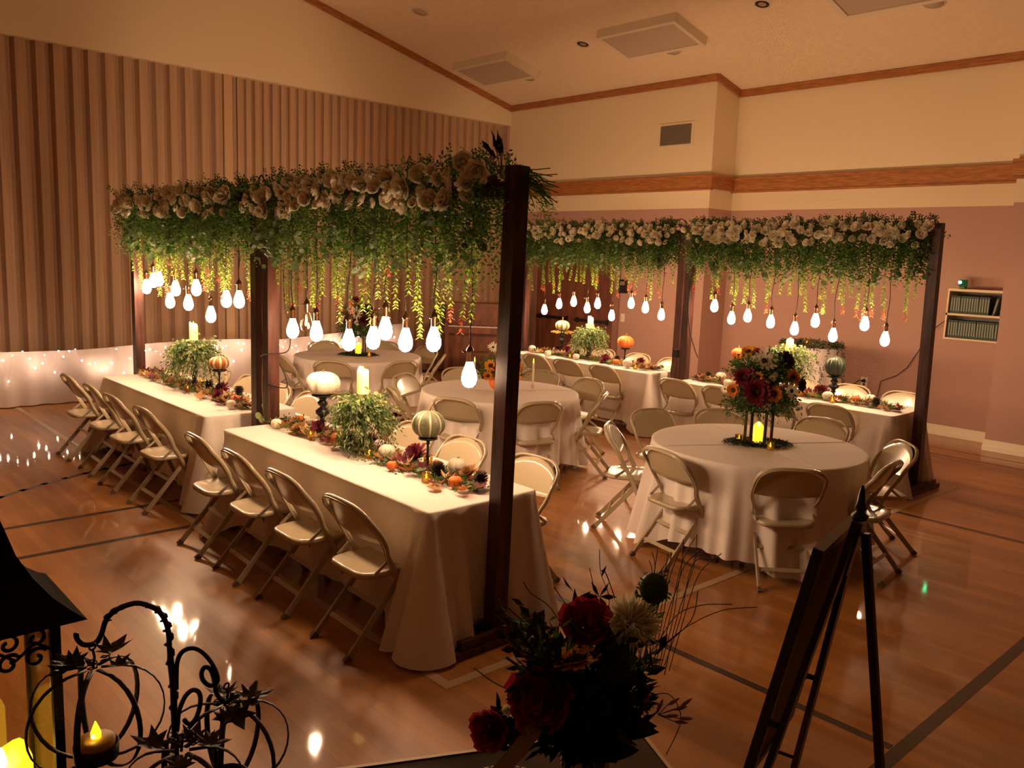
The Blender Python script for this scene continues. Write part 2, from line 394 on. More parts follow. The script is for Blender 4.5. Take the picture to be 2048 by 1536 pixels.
for i, p in enumerate(pts):
    if first is None: o = first = fp.build('fairy_bulb', 'fairy', fs)
    else: o = first.copy(); COL.objects.link(o); o.parent = fs
    q = R.choice((.5, .7, .8, 1, 1.2)); o.location = (p[0], p[1]-.01, p[2]); o.scale = (q, q, q)

# ceiling fixtures
SL = math.atan(.2365)
def on_ceiling(x, y): return (x, y, zc(x))
def ceil_thing(name, mbs, x, y, label, cat, group=None):
    e = empty(name, on_ceiling(x, y), 0, label, cat, group); e.rotation_euler = (0, SL, 0)
    for n, b, m in mbs: b.build(n, m, e)
    return e
for (y, lb) in ((10.73, 'square raised ceiling box beside the gable cornice'), (7.55, 'raised ceiling box over the wall vent, middle one of its row'), (4.32, 'raised ceiling box cut by the top of the picture')):
    a = MB(); a.bb(-.36, .36, -.66, -.60, -.12, 0); a.bb(-.36, .36, .60, .66, -.12, 0); a.bb(-.36, -.30, -.6, .6, -.12, 0); a.bb(.30, .36, -.6, .6, -.12, 0)
    b = MB(); b.bb(-.30, .30, -.60, .60, -.105, -.02)
    ceil_thing('ceiling_box', [('frame', a, 'ivory'), ('diffuser_panel', b, 'grey_panel')], 9.33, y, 'white framed '+lb, 'ceiling light', 'raised boxes on the ceiling')
for x, y, lb in ((7.57, 10.41, 'round flush speaker high on the slope by the gable'), (9.83, 10.48, 'round flush speaker beside the ceiling box by the gable'), (9.84, 7.58, 'round flush speaker beside the box over the wall vent'), (9.87, 4.09, 'round flush speaker at the cut-off ceiling box')):
    a = MB(); a.lathe([(.115, -.012), (.13, -.004), (.135, 0)], 28); b = MB(); b.lathe([(.112, -.0145), (.114, -.006)], 28)
    ceil_thing('ceiling_speaker', [('rim', a, 'ivory'), ('grille', b, 'grey_panel')], x, y, lb, 'speaker', 'round ceiling speakers')
for x, y, lb in ((9.235, 8.72, 'dark unlit recessed downlight between the two full ceiling boxes'), (9.215, 5.81, 'dark unlit recessed downlight touching the top of the picture')):
    a = MB(); a.lathe([(.085, -.003), (.105, -.008), (.11, 0)], 28, cap=False); b = MB(); b.lathe([(.0001, -.001), (.09, -.002)], 28)
    b2 = MB(); b2.lathe([(.03, -.006), (.045, -.004), (.05, -.002)], 16)
    ceil_thing('recessed_downlight', [('trim_ring', a, 'ivory'), ('well', b, 'dark_hole'), ('lamp', b2, 'steel')], x, y, lb, 'downlight', 'recessed ceiling lights')
# wall vent
e = empty('wall_vent', (XR, 8.05, 3.99), 0, 'grey louvred air vent set in the cream upper wall', 'vent')
a = MB(); a.bb(-.012, 0, -.33, .33, -.18, .18); a.build('frame', 'cream', e)
a = MB(); a.bb(-.018, -.004, -.285, .285, -.145, .145)
for i in range(14): zz = -.135+i*.0205; a.bb(-.026, -.016, -.28, .28, zz, zz+.008)
a.build('grille', mat('vent_grey', (.22, .17, .13), .6), e)
# wall box, switch, outlet
e = empty('wall_control_box', (XR, 8.9, 1.66), 0, 'small black control box on the mauve wall beside the wooden door', 'control box')
a = MB(); a.bb(-.05, 0, -.08, .08, -.11, .11); a.build('case', 'black', e); a = MB(); a.bb(-.056, -.05, -.05, .05, .02, .08); a.build('window', 'steel', e)
e = empty('light_switch', (XR, 8.89, 1.15), 0, 'cream light switch plate on the mauve wall below the black box', 'switch')
a = MB(); a.bb(-.008, 0, -.04, .04, -.065, .065); a.build('plate', 'plaster', e); a = MB(); a.bb(-.016, -.008, -.012, .012, -.02, .02); a.build('toggle', 'ivory', e)
e = empty('wall_outlet', (11.28, 5.06, .55), 0, 'white power outlet low on the mauve wall behind the shelf-side table', 'outlet')
a = MB(); a.bb(-.008, 0, -.045, .045, -.07, .07); a.build('plate', 'plaster', e); a = MB(); a.bb(-.010, -.008, -.015, .015, -.045, -.015); a.bb(-.010, -.008, -.015, .015, .015, .045); a.build('receptacle', 'black', e)
a = MB(); a.bb(-.04, -.010, -.02, .02, .0, .035); 
a.tube([(-.04, 0, .02), (-.10, .03, .03), (-.15, .10, -.05), (-.16, .22, -.25), (-.16, .3, -.5), (-.2, .3, -.54)], .006, 6)
a.build('power_cord', 'cord', e)
a = MB(); a.tube([(11.2, 3.99, 1.62), (11.22, 4.05, 1.5), (11.24, 4.25, 1.33), (11.25, 4.38, 1.05), (11.25, 4.5, .82), (11.24, 4.62, .7), (11.24, 4.82, .6), (11.24, 4.86, .3), (11.2, 4.9, .02)], .005, 6)
tag(a.build('power_cable', 'cord'), 'thin brown cable trailing down the wall from the hymnal shelf', 'cable')
# door
mb = MB(); 
for y in (9.02, 10.95): mb.bb(XR-.05, XR, y-.05, y+.05, 0, 2.3)
mb.bb(XR-.05, XR, 8.97, 11.0, 2.22, 2.32); dfr = struct(mb, 'trim_5', 'door_frame')
for i, (ya, yb) in enumerate(((9.07, 9.98), (9.99, 10.90))):
    d = MB(); d.bb(XR-.035, XR-.004, ya, yb, .01, 2.22); d.bb(XR-.045, XR-.035, ya+.12, yb-.12, 1.3, 2.05); d.bb(XR-.045, XR-.035, ya+.12, yb-.12, .25, .95)
    o = struct(d, 'door_%d' % (i+1), 'door')
    h = MB(); h.bb(XR-.09, XR-.06, ya+.08, yb-.08, 1.02, 1.07); h.bb(XR-.06, XR-.035, ya+.1, ya+.14, 1.0, 1.09); h.bb(XR-.06, XR-.035, yb-.14, yb-.1, 1.0, 1.09); h.build('push_bar', 'black', o)
# hymnal shelf
sh = empty('book_shelf', (11.28, 3.67, 1.28), 0, 'pale wooden two-tier wall shelf full of dark hymnals', 'shelf')
a = MB(); a.bb(-.30, 0, -.33, .33, .57, .60); a.build('top_board', 'cream', sh)
a = MB(); a.bb(-.30, 0, -.33, .33, .275, .30); a.build('shelf_board', 'cream', sh)
a = MB(); a.bb(-.30, 0, -.33, .33, -.02, .0); a.build('bottom_board', 'cream', sh)
a = MB(); a.bb(-.30, 0, .31, .33, 0, .57); a.build('side_board', 'cream', sh); a = MB(); a.bb(-.30, 0, -.33, -.31, 0, .57); a.build('side_board', 'cream', sh)
a = MB(); a.bb(-.008, 0, -.31, .31, 0, .57); a.build('back_board', 'dark_hole', sh)
bk = None
for tier, n, z, nm in ((0, 19, .0, 'lower'), (1, 16, .30, 'upper')):
    yy = .295
    for i in range(n):
        if bk is None:
            bk = empty('hymnal', (0, 0, 0)); a = MB(); a.bb(-.075, .075, -.0135, .0135, 0, .215); a.build('cover', 'book', bk)
            a = MB(); a.bb(-.0765, -.0750, -.007, .007, .03, .19); a.build('spine_lettering', 'book_lt', bk)
        side = 'end post' if i == 0 else None
        lb = 'dark green hymnal on the %s shelf, %s from the curtain side' % (nm, ORD[i])
        o = inst(bk, (11.28-.20, 3.67+yy-.0135, 1.28+z+.001), 0, label=lb, cat='book', group='hymnals on the %s shelf' % nm)
        if tier == 1 and i == 15: o.rotation_euler = (.18, 0, 0); o.location.y -= .035
        elif i % 7 == 3: o.rotation_euler = (-.03, 0, 0)
        yy -= .0295
e = empty('laser_projector', (11.08, 3.87, 1.88), 0, 'small green glowing laser projector standing on the hymnal shelf', 'projector')
a = MB(); a.box((0, 0, .07), (.10, .09, .085), rz=.4); a.build('case', 'green_body', e); a = MB(); a.bb(-.03, .03, -.03, .03, 0, .03); a.build('base', 'green_body', e)
a = MB(); a.ball((-.055, .02, .08), .02, 8); a.build('lens', 'green_led', e)

# ---------------------------------------------------------------- piano
e = empty('upright_piano', (9.46, 10.95, 0), math.atan2(-.68, .73), 'brown upright piano standing in the corner beside the wooden door', 'piano')
a = MB(); a.bb(-.66, .66, 0, .5, .05, 1.22); a.bb(-.62, .62, -.012, 0, .95, 1.18); a.bb(-.60, .60, -.012, 0, .2, .68); a.build('body', 'piano', e)
a = MB(); a.bb(-.69, .69, -.03, .53, 1.22, 1.25); a.build('lid', 'piano', e)
a = MB(); a.bb(-.66, .66, -.30, 0, .76, .86); a.bb(-.66, -.60, -.30, .0, .86, .93); a.bb(.60, .66, -.30, 0, .86, .93); a.build('key_bed', 'piano', e)
a = MB(); a.bb(-.60, .60, -.26, -.06, .862, .880); a.build('white_keys', 'keys', e)
a = MB()
for i in range(36):
    if i % 7 in (2, 6): continue
    a.bb(-.59+i*.0333, -.575+i*.0333, -.19, -.06, .880, .890)
a.build('black_keys', 'black', e)
for s_ in (-1, 1):
    a = MB(); a.bb(s_*.62-.035, s_*.62+.035, -.28, -.22, 0, .76); a.build('leg', 'piano', e)
a = MB(); a.bb(-.3, .3, -.05, -.02, .98, 1.15); a.build('music_desk', 'piano', e)
a = MB(); 
for s_ in (-.08, 0, .08): a.bb(s_-.012, s_+.012, -.10, 0, .05, .065)
a.build('pedal', 'steel', e)
e = empty('piano_bench', (9.03, 10.35, 0), math.atan2(-.68, .73), 'dark wooden piano bench in front of the upright piano', 'bench')
a = MB(); a.bb(-.38, .38, -.17, .17, .45, .5); a.build('seat', 'piano', e)
for sx in (-.33, .33):
    for sy in (-.13, .13): a = MB(); a.bb(sx-.022, sx+.022, sy-.022, sy+.022, 0, .45); a.build('leg', 'piano', e)

# ---------------------------------------------------------------- folding chair
def smooth_path(P, n=6):
    out = []
    P = [V(p) for p in P]
    for i in range(len(P)-1):
        p0 = P[max(i-1, 0)]; p1 = P[i]; p2 = P[i+1]; p3 = P[min(i+2, len(P)-1)]
        for k in range(n):
            t = k/n; out.append(.5*((2*p1)+(-p0+p2)*t+(2*p0-5*p1+4*p2-p3)*t*t+(-p0+3*p1-3*p2+p3)*t**3))
    out.append(P[-1]); return out
def make_chair():
    root = empty('folding_chair', (0, 0, 0))
    side = [(.21, .178, .012), (.125, .183, .20), (.035, .190, .40), (-.02, .195, .50), (-.055, .222, .575), (-.095, .226, .645)]
    arch = []
    for i in range(1, 12):
        a = PI*i/12; arch.append((-.125-.075*math.sin(a)**.8, .226*math.copysign(abs(math.cos(a))**.62, math.cos(a)), .67+.125*math.sin(a)**.75))
    path = side+arch+[(x, -y, z) for x, y, z in reversed(side)]
    a = MB(); a.tube(smooth_path(path, 4), .0155, 8, flat=.62, ref=(1, 0, 0)); 
    a.build('back_frame', 'chair', root)
    # raised inner bead that gives the double edge
    a = MB(); inner = [(x-.012, y*.955, z-.004 if z < .6 else z-.006) for x, y, z in path]; a.tube(smooth_path(inner, 4), .0065, 6); a.build('frame_bead', 'chair', root)
    # back panel
    a = MB(); a.smooth = True; cols = 14; G = []
    for i in range(cols+1):
        y = -.212+.424*i/cols; q = abs(y)/.226
        ztop = .67+.125*(max(0, 1-q**(1/.62*1.05)))**.5*.98
        zbot = .598-.018*(1-q*q)
        rowa = []; 
        for k in range(7):
            t = k/6; z = zbot+(ztop-zbot)*t
            u = -.072-.47*(z-.60) - .022*(1-q*q)
            rowa.append((u, y, z))
        G.append(rowa)
    for off in (0, .010):
        I = [[a.av((u-off, y, z)) for u, y, z in r] for r in G]
        for i in range(cols):
            for k in range(6): a.af((I[i][k], I[i+1][k], I[i+1][k+1], I[i][k+1]))
        if off: J = I
        else: K = I
    for i in range(cols):
        a.af((K[i][0], K[i+1][0], J[i+1][0], J[i][0])); a.af((K[i][6], K[i+1][6], J[i+1][6], J[i][6]))
    a.build('backrest', 'chair', root)
    # seat: D-shaped pressed pan with rolled edge
    def outline(sc, n=40):
        P = []
        for i in range(n):
            t = 2*PI*i/n; c, s2 = math.cos(t), math.sin(t)
            e_ = .42 if c < 0 else .30
            P.append((.03+.205*sc*math.copysign(abs(c)**e_, c), (.172+.022*(c < 0)*abs(c)*0+.010*c)*sc*1.08*math.copysign(abs(s2)**e_, s2)))
        return P
    a = MB(); a.smooth = True
    rings = []
    for sc, z in ((.93, .402), (1.0, .404), (1.015, .418), (1.0, .430), (.94, .434), (.75, .426), (.35, .423)):
        rings.append([a.av((x, y, z+.012*(x+.1))) for x, y in outline(sc)])
    for A, B in zip(rings, rings[1:]):
        for j in range(len(A)): a.af((A[j], A[(j+1) % len(A)], B[(j+1) % len(A)], B[j]))
    a.smooth = False; a.af(rings[-1]); a.af(list(reversed(rings[0]))); a.build('seat', 'chair', root)
    for s_ in (-1, 1):
        a = MB(); a.bar((.10, s_*.162, .405), (-.24, s_*.172, .012), .014, .030, up=(1, 0, 1)); a.bar((.10, s_*.166, .405), (-.24, s_*.176, .012), .004, .034, up=(1, 0, 1)); leg = a.build('leg', 'chair', root)
        a = MB(); a.bar((-.232, s_*.173, .022), (-.256, s_*.173, 0.0), .022, .036, up=(1, 0, 1)); a.build('rubber_foot', 'rubber', leg)
        a = MB(); a.box((.212, s_*.178, .010), (.034, .026, .02)); a.build('rubber_foot', 'rubber', root)
    for z in (.115, .235):
        u = -.24+.34*(z-.012)/.393; a = MB(); a.box((u, 0, z), (.010, .335, .026), T=Matrix.Rotation(.7, 3, 'Y')); a.build('stretcher', 'chair', root)
    a = MB(); a.box((.155, 0, .13), (.008, .355, .024)); a.build('stretcher', 'chair', root)
    for s_ in (-1, 1):
        a = MB(); a.bar((-.015, s_*.186, .49), (-.10, s_*.186, .425), .005, .018, up=(1, 0, 1)); a.build('seat_link', 'steel', root)
    return root
CH = make_chair()
def chair(x, y, rz, label, group): return inst(CH, (x, y, 0), rz, 1, label, 'chair', group)
TN = {'A': 'white-pumpkin long table', 'B': 'fairy-light long table', 'C': 'door-side long table', 'D': 'shelf-side long table'}
def row(k, xs, x, ys, rz, side):
    n = len(ys)
    for i, y in enumerate(ys):
        w = ORD[i] if i else 'end'
        lb = 'beige folding chair, %s side of the %s, %s from its camera end' % (side, TN[k], 'first' if i == 0 else ORD[i])
        chair(x+rnd(-.012, .012), y, rz+rnd(-.05, .05), lb, 'folding chairs on the %s side of the %s' % (side, TN[k]))
row('A', 0, 2.37, (3.60, 4.24, 4.84, 5.42), 0, 'aisle')
row('B', 0, 2.41, (6.58, 7.27, 7.90, 8.58), 0, 'aisle')
row('A', 0, 3.49, (3.70, 4.38, 4.97, 5.56), PI, 'dance-floor')
row('B', 0, 3.50, (6.55, 7.12, 7.76, 8.42), PI, 'dance-floor')
row('C', 0, 7.88, (6.69, 7.31, 7.90, 8.47), 0, 'dance-floor')
row('D', 0, 7.68, (3.69, 4.29, 4.89, 5.47), 0, 'dance-floor')
row('C', 0, 9.02, (6.72, 7.32, 7.95, 8.52), PI, 'wall')
row('D', 0, 8.86, (3.60, 4.18, 4.78), PI, 'wall')
RT = {'R1': ((5.48, 3.21), .77, 'lit-lantern round table'), 'R2': ((5.47, 6.06), .77, 'pumpkin-vase round table'), 'R3': ((5.76, 9.10), .79, 'curtain-side round table')}
def ring(k, L):
    (cx, cy), r, nm = RT[k]
    for deg, rho, lb, tw in L:
        t = math.radians(deg); rr = rho-.20
        chair(cx+rr*math.cos(t), cy+rr*math.sin(t), t+PI+tw, 'folding chair at the %s, %s' % (nm, lb), 'folding chairs round the %s' % nm)
ring('R1', ((171, .97, 'seen from behind on its aisle side', -.05), (-135, .95, 'its whole back to the camera in front', 0), (119, 1.13, 'seen from the side with a glinting seat', .1), (78, 1.25, 'glossy inner back toward the pumpkin-vase table', 0),
            (47, 1.20, 'behind the tall bouquet', 0), (5, 1.25, 'standing against the shelf-side table', 0), (-42, 1.12, 'turned in by the dark end post', 0), (-85, .98, 'partly behind the easel', 0)))
ring('R2', ((-158, .95, 'back to the camera beside the front arch post', .0), (-109, .96, 'back to the camera, full panel showing', 0), (-55, 1.05, 'in profile on the easel side', 0), (-6, 1.22, 'in the gap to the lantern table', 0), (28, 1.36, 'behind the clear taper candle', 0), (68, 1.36, 'behind the glowing low bulb', 0),
            (108, 1.2, 'with shiny inner back toward the curtain table', .1), (158, 1.1, 'in profile behind the striped pumpkin', 0)))
ring('R3', ((-140, 1.03, 'its back to the camera above the white pumpkin', 0), (-92, 1.06, 'its back to the camera beside the profile chair', 0), (-42, 1.10, 'in profile on the piano side', 0), (5, 1.2, 'on the far piano side', 0), (42, 1.36, 'against the fairy lights under the bulbs', 0), (80, 1.30, 'against the fairy lights by the bouquet', 0), (175, 1.05, 'in profile beside the dark posts', 0)))

# ---------------------------------------------------------------- tables with cloths
def rect_cloth(k, x0, y0, w, l, label):
    x1, y1 = x0+w, y0+l; rc = .03; P = []
    cor = [(x0, y0, PI), (x1, y0, 1.5*PI), (x1, y1, 0), (x0, y1, PI/2)]
    cc = [(x0+rc, y0+rc, PI, 1.5*PI), (x1-rc, y0+rc, 1.5*PI, 2*PI), (x1-rc, y1-rc, 0, PI/2), (x0+rc, y1-rc, PI/2, PI)]
    def seg(a, b, n): return [(a[0]+(b[0]-a[0])*i/n, a[1]+(b[1]-a[1])*i/n) for i in range(1, n)]
    for i, (cx, cy, a0, a1) in enumerate(cc):
        for j in range(9):
            a = a0+(a1-a0)*j/8; P.append((cx+rc*math.cos(a), cy+rc*math.sin(a), math.cos(a), math.sin(a), 1.))
        c2 = cc[(i+1) % 4]; s0 = (cx+rc*math.cos(a1), cy+rc*math.sin(a1)); s1 = (c2[0]+rc*math.cos(c2[2]), c2[1]+rc*math.sin(c2[2]))
        Ls = math.dist(s0, s1); n = int(Ls/.028)
        for (px, py) in seg(s0, s1, n):
            dc = min(math.dist((px, py), s0), math.dist((px, py), s1)); P.append((px, py, math.cos(a1), math.sin(a1), max(0, 1-dc/.36)))
    g = MB(); g.smooth = True; zt = .748
    mid = V(((x0+x1)/2, (y0+y1)/2, zt)); rings = []
    # top
    inner = [g.av((mid.x+(p[0]-mid.x)*.97, mid.y+(p[1]-mid.y)*.993, zt)) for p in P]
    edge0 = [g.av((p[0]-p[2]*.006, p[1]-p[3]*.006, zt)) for p in P]
    rings = [inner, edge0]
    ph = {'A': .3, 'B': 1.9, 'C': 3.1, 'D': 4.4}[k]; nr = 15; s_acc = 0; S = []
    for i, p in enumerate(P):
        if i: s_acc += math.dist(p[:2], P[i-1][:2])
        S.append(s_acc)
    for r in range(nr+1):
        t = r/nr; row = []
        for i, (px, py, nx, ny, c) in enumerate(P):
            s = S[i]; cs = c*c*(3-2*c)
            fold = cs*(.055*math.sin(s*36+ph)+.03*math.sin(s*61+ph*2))*t**.8 + .014*t*math.sin(s*11+ph*2)*(1-cs)+.008*t*math.sin(s*31)
            flare = .004+.03*t+(.13*cs)*t**1.25
            hem = .11*(1-cs)+.012+.012*math.sin(s*9+ph)
            z = zt-.006-(zt-.006-max(.006, hem))*t
            o = flare+fold
            row.append(g.av((px+nx*o, py+ny*o, z)))
        rings.append(row)
    n = len(P)
    for A, B in zip(rings, rings[1:]):
        for j in range(n): g.af((B[j], B[(j+1) % n], A[(j+1) % n], A[j]))
    g.smooth = False; g.af(list(inner))
    tag(g.build('tablecloth', 'cloth'), label, 'tablecloth', 'floor-length white cloths on the long tables')
    e = empty('folding_table', ((x0+x1)/2, (y0+y1)/2, 0), 0, 'long rectangular folding table hidden under the cloth of the %s' % TN[k], 'table', 'long banquet tables')
    a = MB(); a.bb(-w/2+.015, w/2-.015, -l/2+.015, l/2-.015, .715, .743); a.build('tabletop', 'piano', e)
    for sx in (-1, 1):
        for sy in (-1, 1): a = MB(); a.tube([(sx*.26, sy*(l/2-.25), .715), (sx*.28, sy*(l/2-.25), 0)], .014, 8); a.build('leg', 'black', e)
rect_cloth('A', 2.50, 3.27, .76, 2.46, 'white cloth falling to the floor from the white-pumpkin table in front')
rect_cloth('B', 2.58, 6.22, .76, 2.46, 'white cloth on the long table before the fairy lights')
rect_cloth('C', 7.91, 6.13, .76, 2.46, 'white cloth on the long table beside the wooden door')
rect_cloth('D', 7.68, 3.15, .76, 2.46, 'white cloth on the long table under the hymnal shelf')
def round_cloth(k, ph):
    (cx, cy), r, nm = RT[k]; g = MB(); g.smooth = True; n = 220; zt = .75; rings = []
    for f in (.35, .7, .97, .992): rings.append([g.av((r*f*math.cos(2*PI*i/n), r*f*math.sin(2*PI*i/n), zt)) for i in range(n)])
    for q in range(17):
        t = q/16; row = []
        for i in range(n):
            a = 2*PI*i/n
            sq = abs(math.cos(2*(a-ph)))**3
            f = .050*math.sin(a*17+ph*3+1.3*math.sin(a*3))*t**.8*(.6+.8*sq)+.020*math.sin(a*37+ph)*t**.8
            rr = r*(1.0)+.003+(.045+.06*sq)*t**1.3+f-.02*t
            hem = .02+.16*(1-sq)*.75+.02*math.sin(a*7)
            z = zt-.006-(zt-.006-max(.008, hem))*t
            row.append(g.av((rr*math.cos(a), rr*math.sin(a), z)))
        rings.append(row)
    for A, B in zip(rings, rings[1:]):
        for j in range(n): g.af((B[j], B[(j+1) % n], A[(j+1) % n], A[j]))
    g.smooth = False; g.af(rings[0]) 
    # pressed fold lines standing slightly proud of the top
    for a in (ph+.15, ph+.15+PI/2):
        d = V((math.cos(a), math.sin(a), 0)); w = V((-d.y, d.x, 0))*.004
        for s_ in (-1, 1):
            for i in range(6):
                p = d*s_*(r*.98)*i/6; q2 = d*s_*(r*.98)*(i+1)/6; A = [g.av(v+V((0, 0, zz))) for v, zz in ((p-w, zt+.0003), (q2-w, zt+.0003), (q2, zt+.003), (p, zt+.003), (q2+w, zt+.0003), (p+w, zt+.0003))]
                g.af((A[0], A[1], A[2], A[3])); g.af((A[3], A[2], A[4], A[5]))
    o = g.build('tablecloth', 'cloth', None, (cx, cy, 0)); tag(o, 'white cloth draped over the %s' % nm, 'tablecloth', 'white cloths on the round tables')
    e = empty('round_table', (cx, cy, 0), 0, 'round folding banquet table under the cloth, the %s' % nm, 'table', 'round banquet tables')
    a = MB(); a.lathe([(r-.02, .715), (r-.02, .745)], 40); a.build('tabletop', 'piano', e)
    for i in range(4):
        t = PI/4+i*PI/2; a = MB(); a.tube([(.45*math.cos(t), .45*math.sin(t), .715), (.5*math.cos(t), .5*math.sin(t), 0)], .014, 8); a.build('leg', 'black', e)
round_cloth('R1', -2.22); round_cloth('R2', .9); round_cloth('R3', 2.1)

# ---------------------------------------------------------------- flower arches
ARCH = {'A': (2.90, 3.18, 5.78, (-.008, .035)), 'B': (2.95, 6.08, 8.74, (0, 0)), 'C': (8.29, 6.02, 8.72, (0, 0)), 'D': (8.05, 3.06, 5.74, (.055, -.06))}
AN = {'A': 'white-pumpkin table', 'B': 'fairy-light table', 'C': 'door-side table', 'D': 'shelf-side table'}
HP = 2.50
def arch(k):
    x, ya, yb, ln = ARCH[k]
    e = empty('wooden_arch', (x, (ya+yb)/2, 0), 0, 'dark stained post-and-beam arch standing over the %s' % AN[k], 'arch', 'dark wooden arches over the long tables')
    h = (yb-ya)/2; w = .089
    for s_ in (-1, 1):
        l0, l1 = ln if s_ < 0 else (0, 0)
        a = MB(); a.bar((l0, s_*h, .045), (l1, s_*h, HP), w, w, up=(0, 1, 0)); p = a.build('post', 'stain', e)
        a = MB(); a.bb(l0-.36, l0+.36, s_*h-.10, s_*h+.10, 0, .04); a.bb(l0-.30, l0+.30, s_*h+s_*.046, s_*h+s_*.085, .04, .085); a.bb(l0-.30, l0+.30, s_*h-s_*.085, s_*h-s_*.046, .04, .085); a.build('foot', 'stain', e)
    for q in (-1, 1):
        a = MB(); a.bb(q*.06-.019, q*.06+.019, -h+.045, h-.045, HP-.16, HP-.07); a.build('beam', 'stain', e)
for k in 'ABCD': arch(k)

# rose prototype
def rose_mesh(seed):
    if seed > 2: return peony_mesh(seed)
    rr = random.Random(seed); g = MB(); g.smooth = True
    for n, rad, L, W, lift, curl, el in ((3, .12, .55, .6, .35, .3, 1.35), (4, .22, .62, .75, .15, .25, 1.1), (5, .32, .66, .85, -.05, .2, .8), (6, .38, .66, .9, -.25, .15, .45)):
        for i in range(n):
            a = 2*PI*i/n+rr.uniform(-.3, .3)+rad*9; o = V((math.cos(a), math.sin(a), 0)); w = V((-o.y, o.x, 0))
            d = (o*math.cos(el)+V((0, 0, math.sin(el)))).normalized()
            g.petalgrid(o*rad*.35, d, w, L*rr.uniform(.9, 1.1), W, lift, curl)
    g.ball((0, 0, .28), .16, 5)
    return g
ROSES = None
def peony_mesh(seed):
    rr = random.Random(seed); rm = MB(); rm.smooth = True
    for k in range(6):
        n = 4+k
        for i in range(n):
            a0 = 2*PI*i/n+k*1.1+rr.uniform(-.2, .2); el = 1.45-.25*k; o = V((math.cos(a0), math.sin(a0), 0)); rm.petalgrid(o*.05*k, (o*math.cos(el)+V((0, 0, math.sin(el)))), (-o.y, o.x, rr.uniform(-.25, .25)), rr.uniform(.42, .72), rr.uniform(.45, .65), .2-.1*k, rr.uniform(-.3, .5), 3, 3)
    return rm
def garland(k, nrose, dens, seed, rs, lf=1.):
    global ROSES
    rr = random.Random(seed); x, ya, yb, ln = ARCH[k]; yc = (ya+yb)/2; h = (yb-ya)/2-.045
    e = empty('flower_garland', (x, yc, HP-.08), 0, 'garland of cream roses and greenery on the arch over the %s' % AN[k], 'flower garland', 'rose garlands on the wooden arches')
    g = MB()  # foliage mass; materials dark, mid, lime, sage, stem
    U = rr.uniform
    def sprig(p, d, L, n, lw, ll, m1, m2, droop=.5):
        d = V(d).normalized(); p = V(p); side = d.orthogonal()
        for i in range(n):
            t = i/n; q = p+d*L*t+V((0, 0, -droop*L*t*t)); dd = (d+V((0, 0, -2*droop*t))).normalized()
            s_ = Matrix.Rotation(i*2.4+U(-.4, .4), 3, dd) @ side
            g.cur = m1 if rr.random() < .6 else m2
            g.leaf(q, dd*.5+s_, dd, ll*lf*U(.7, 1.2), lw*lf*1.15*U(.7, 1.2))
    N = int(900*dens)
    for i in range(N):
        y = U(-h, h); lump = .5+.5*math.sin(y*5.3+seed)*math.cos(y*2.1+seed*2)
        t = rr.random()
        if t < .27:      # upright feathery tops
            p = (U(-.17, .16), y, U(.0, .08)); d = (U(-.6, .5), U(-.5, .5), 1)
            sprig(p, d, U(.06, .12+.07*lump), 15, .010, .022, 0, 1, .2)
        elif t < .80:    # hanging fine foliage
            p = (U(-.20, .16), y, U(-.22, .04)); d = (U(-.6, .4), U(-.4, .4), -1)
            sprig(p, d, U(.14, .24+.12*lump), 19, .011, .025, 0, 1, .3)
        else:            # sideways sprays
            p = (-.12, y, U(-.12, .04)); d = (U(-1, -.3), U(-.6, .6), U(-.5, .3))
            sprig(p, d, U(.08, .16), 12, .010, .022, 1, 0, .4)
    for i in range(int(78*dens)):  # round eucalyptus
        y = U(-h, h); zz = -U(.05, .40); d = V((U(-1, .2), U(-1, 1), U(-1, .3)))
        base = V((U(-.22, -.02), y+0, zz))
        for q in range(5):
            g.cur = 3 if rr.random() < .8 else 0
            g.disc(base+V((U(-.03, .03), U(-.04, .04), -q*.028)), rdir() if rr.random() < .5 else d, U(.016, .027))
    for i in range(90):
        y = (-1 if i % 3 else 1)*(h-U(-.03, .28)); p = (U(-.2, .12), y, U(-.2, .06)); sprig(p, (U(-.8, .3), U(-.3, .3), U(-1, .8)), U(.1, .24), 17, .012, .026, 0, 1, .3)
    g.cur = 4
    for q in (-1, 1): g.tube([(q*.06+U(-.03, .03), -h+i*(2*h)/24, U(-.04, .03)) for i in range(25)], .02, 6)
    fo = g.build('greenery', ['g_dark', 'g_mid', 'g_lime', 'g_sage', 'stem', 'g_red'], e)
    # hanging vines, each a strand of its own
    nv = int(32*dens/lf**.5)
    for i in range(nv):
        y = -h+.06+(2*h-.12)*(i+.5)/nv+U(-.05, .05); L = U(.50, .74) if i % 3 else U(.38, .55); x0 = U(-.14, .10)
        v = MB(); P = []; ph = U(0, 6)
        for q in range(10): t = q/9; P.append(V((x0+.012*math.sin(t*5+ph), y+.016*math.sin(t*4+ph*2), -.12-L*t)))
        v.cur = 4; v.tube(P, .0016, 3); nl = int(L/.018)
        tip = rr.random() < .35
        for q in range(nl):
            t = (q+.5)/nl; f = t*9; i0 = min(8, int(f)); c = P[i0].lerp(P[i0+1], f-i0)
            if t < .2 and rr.random() < .5: continue
            for s_ in (-1, 1):
                a = q*1.35+ph+(0 if s_ < 0 else PI); o = V((math.cos(a), math.sin(a), -.75))
                v.cur = (5 if (t > .86 and tip) else (2 if rr.random() < min(.9, t*1.25-.1) else 1))
                v.leaf(c, o, (math.sin(a), -math.cos(a), 0), .034*lf**.5*U(.8, 1.2), .0165*lf**.5*U(.8, 1.2), .3)
        v.build('hanging_vine', ['g_dark', 'g_mid', 'g_lime', 'g_sage', 'stem', 'g_red'], e)
    if ROSES is None: ROSES = [rose_mesh(s_).build('rose', 'rose', e) for s_ in (1, 2, 3, 4)]; fresh = list(ROSES)
    else: fresh = []
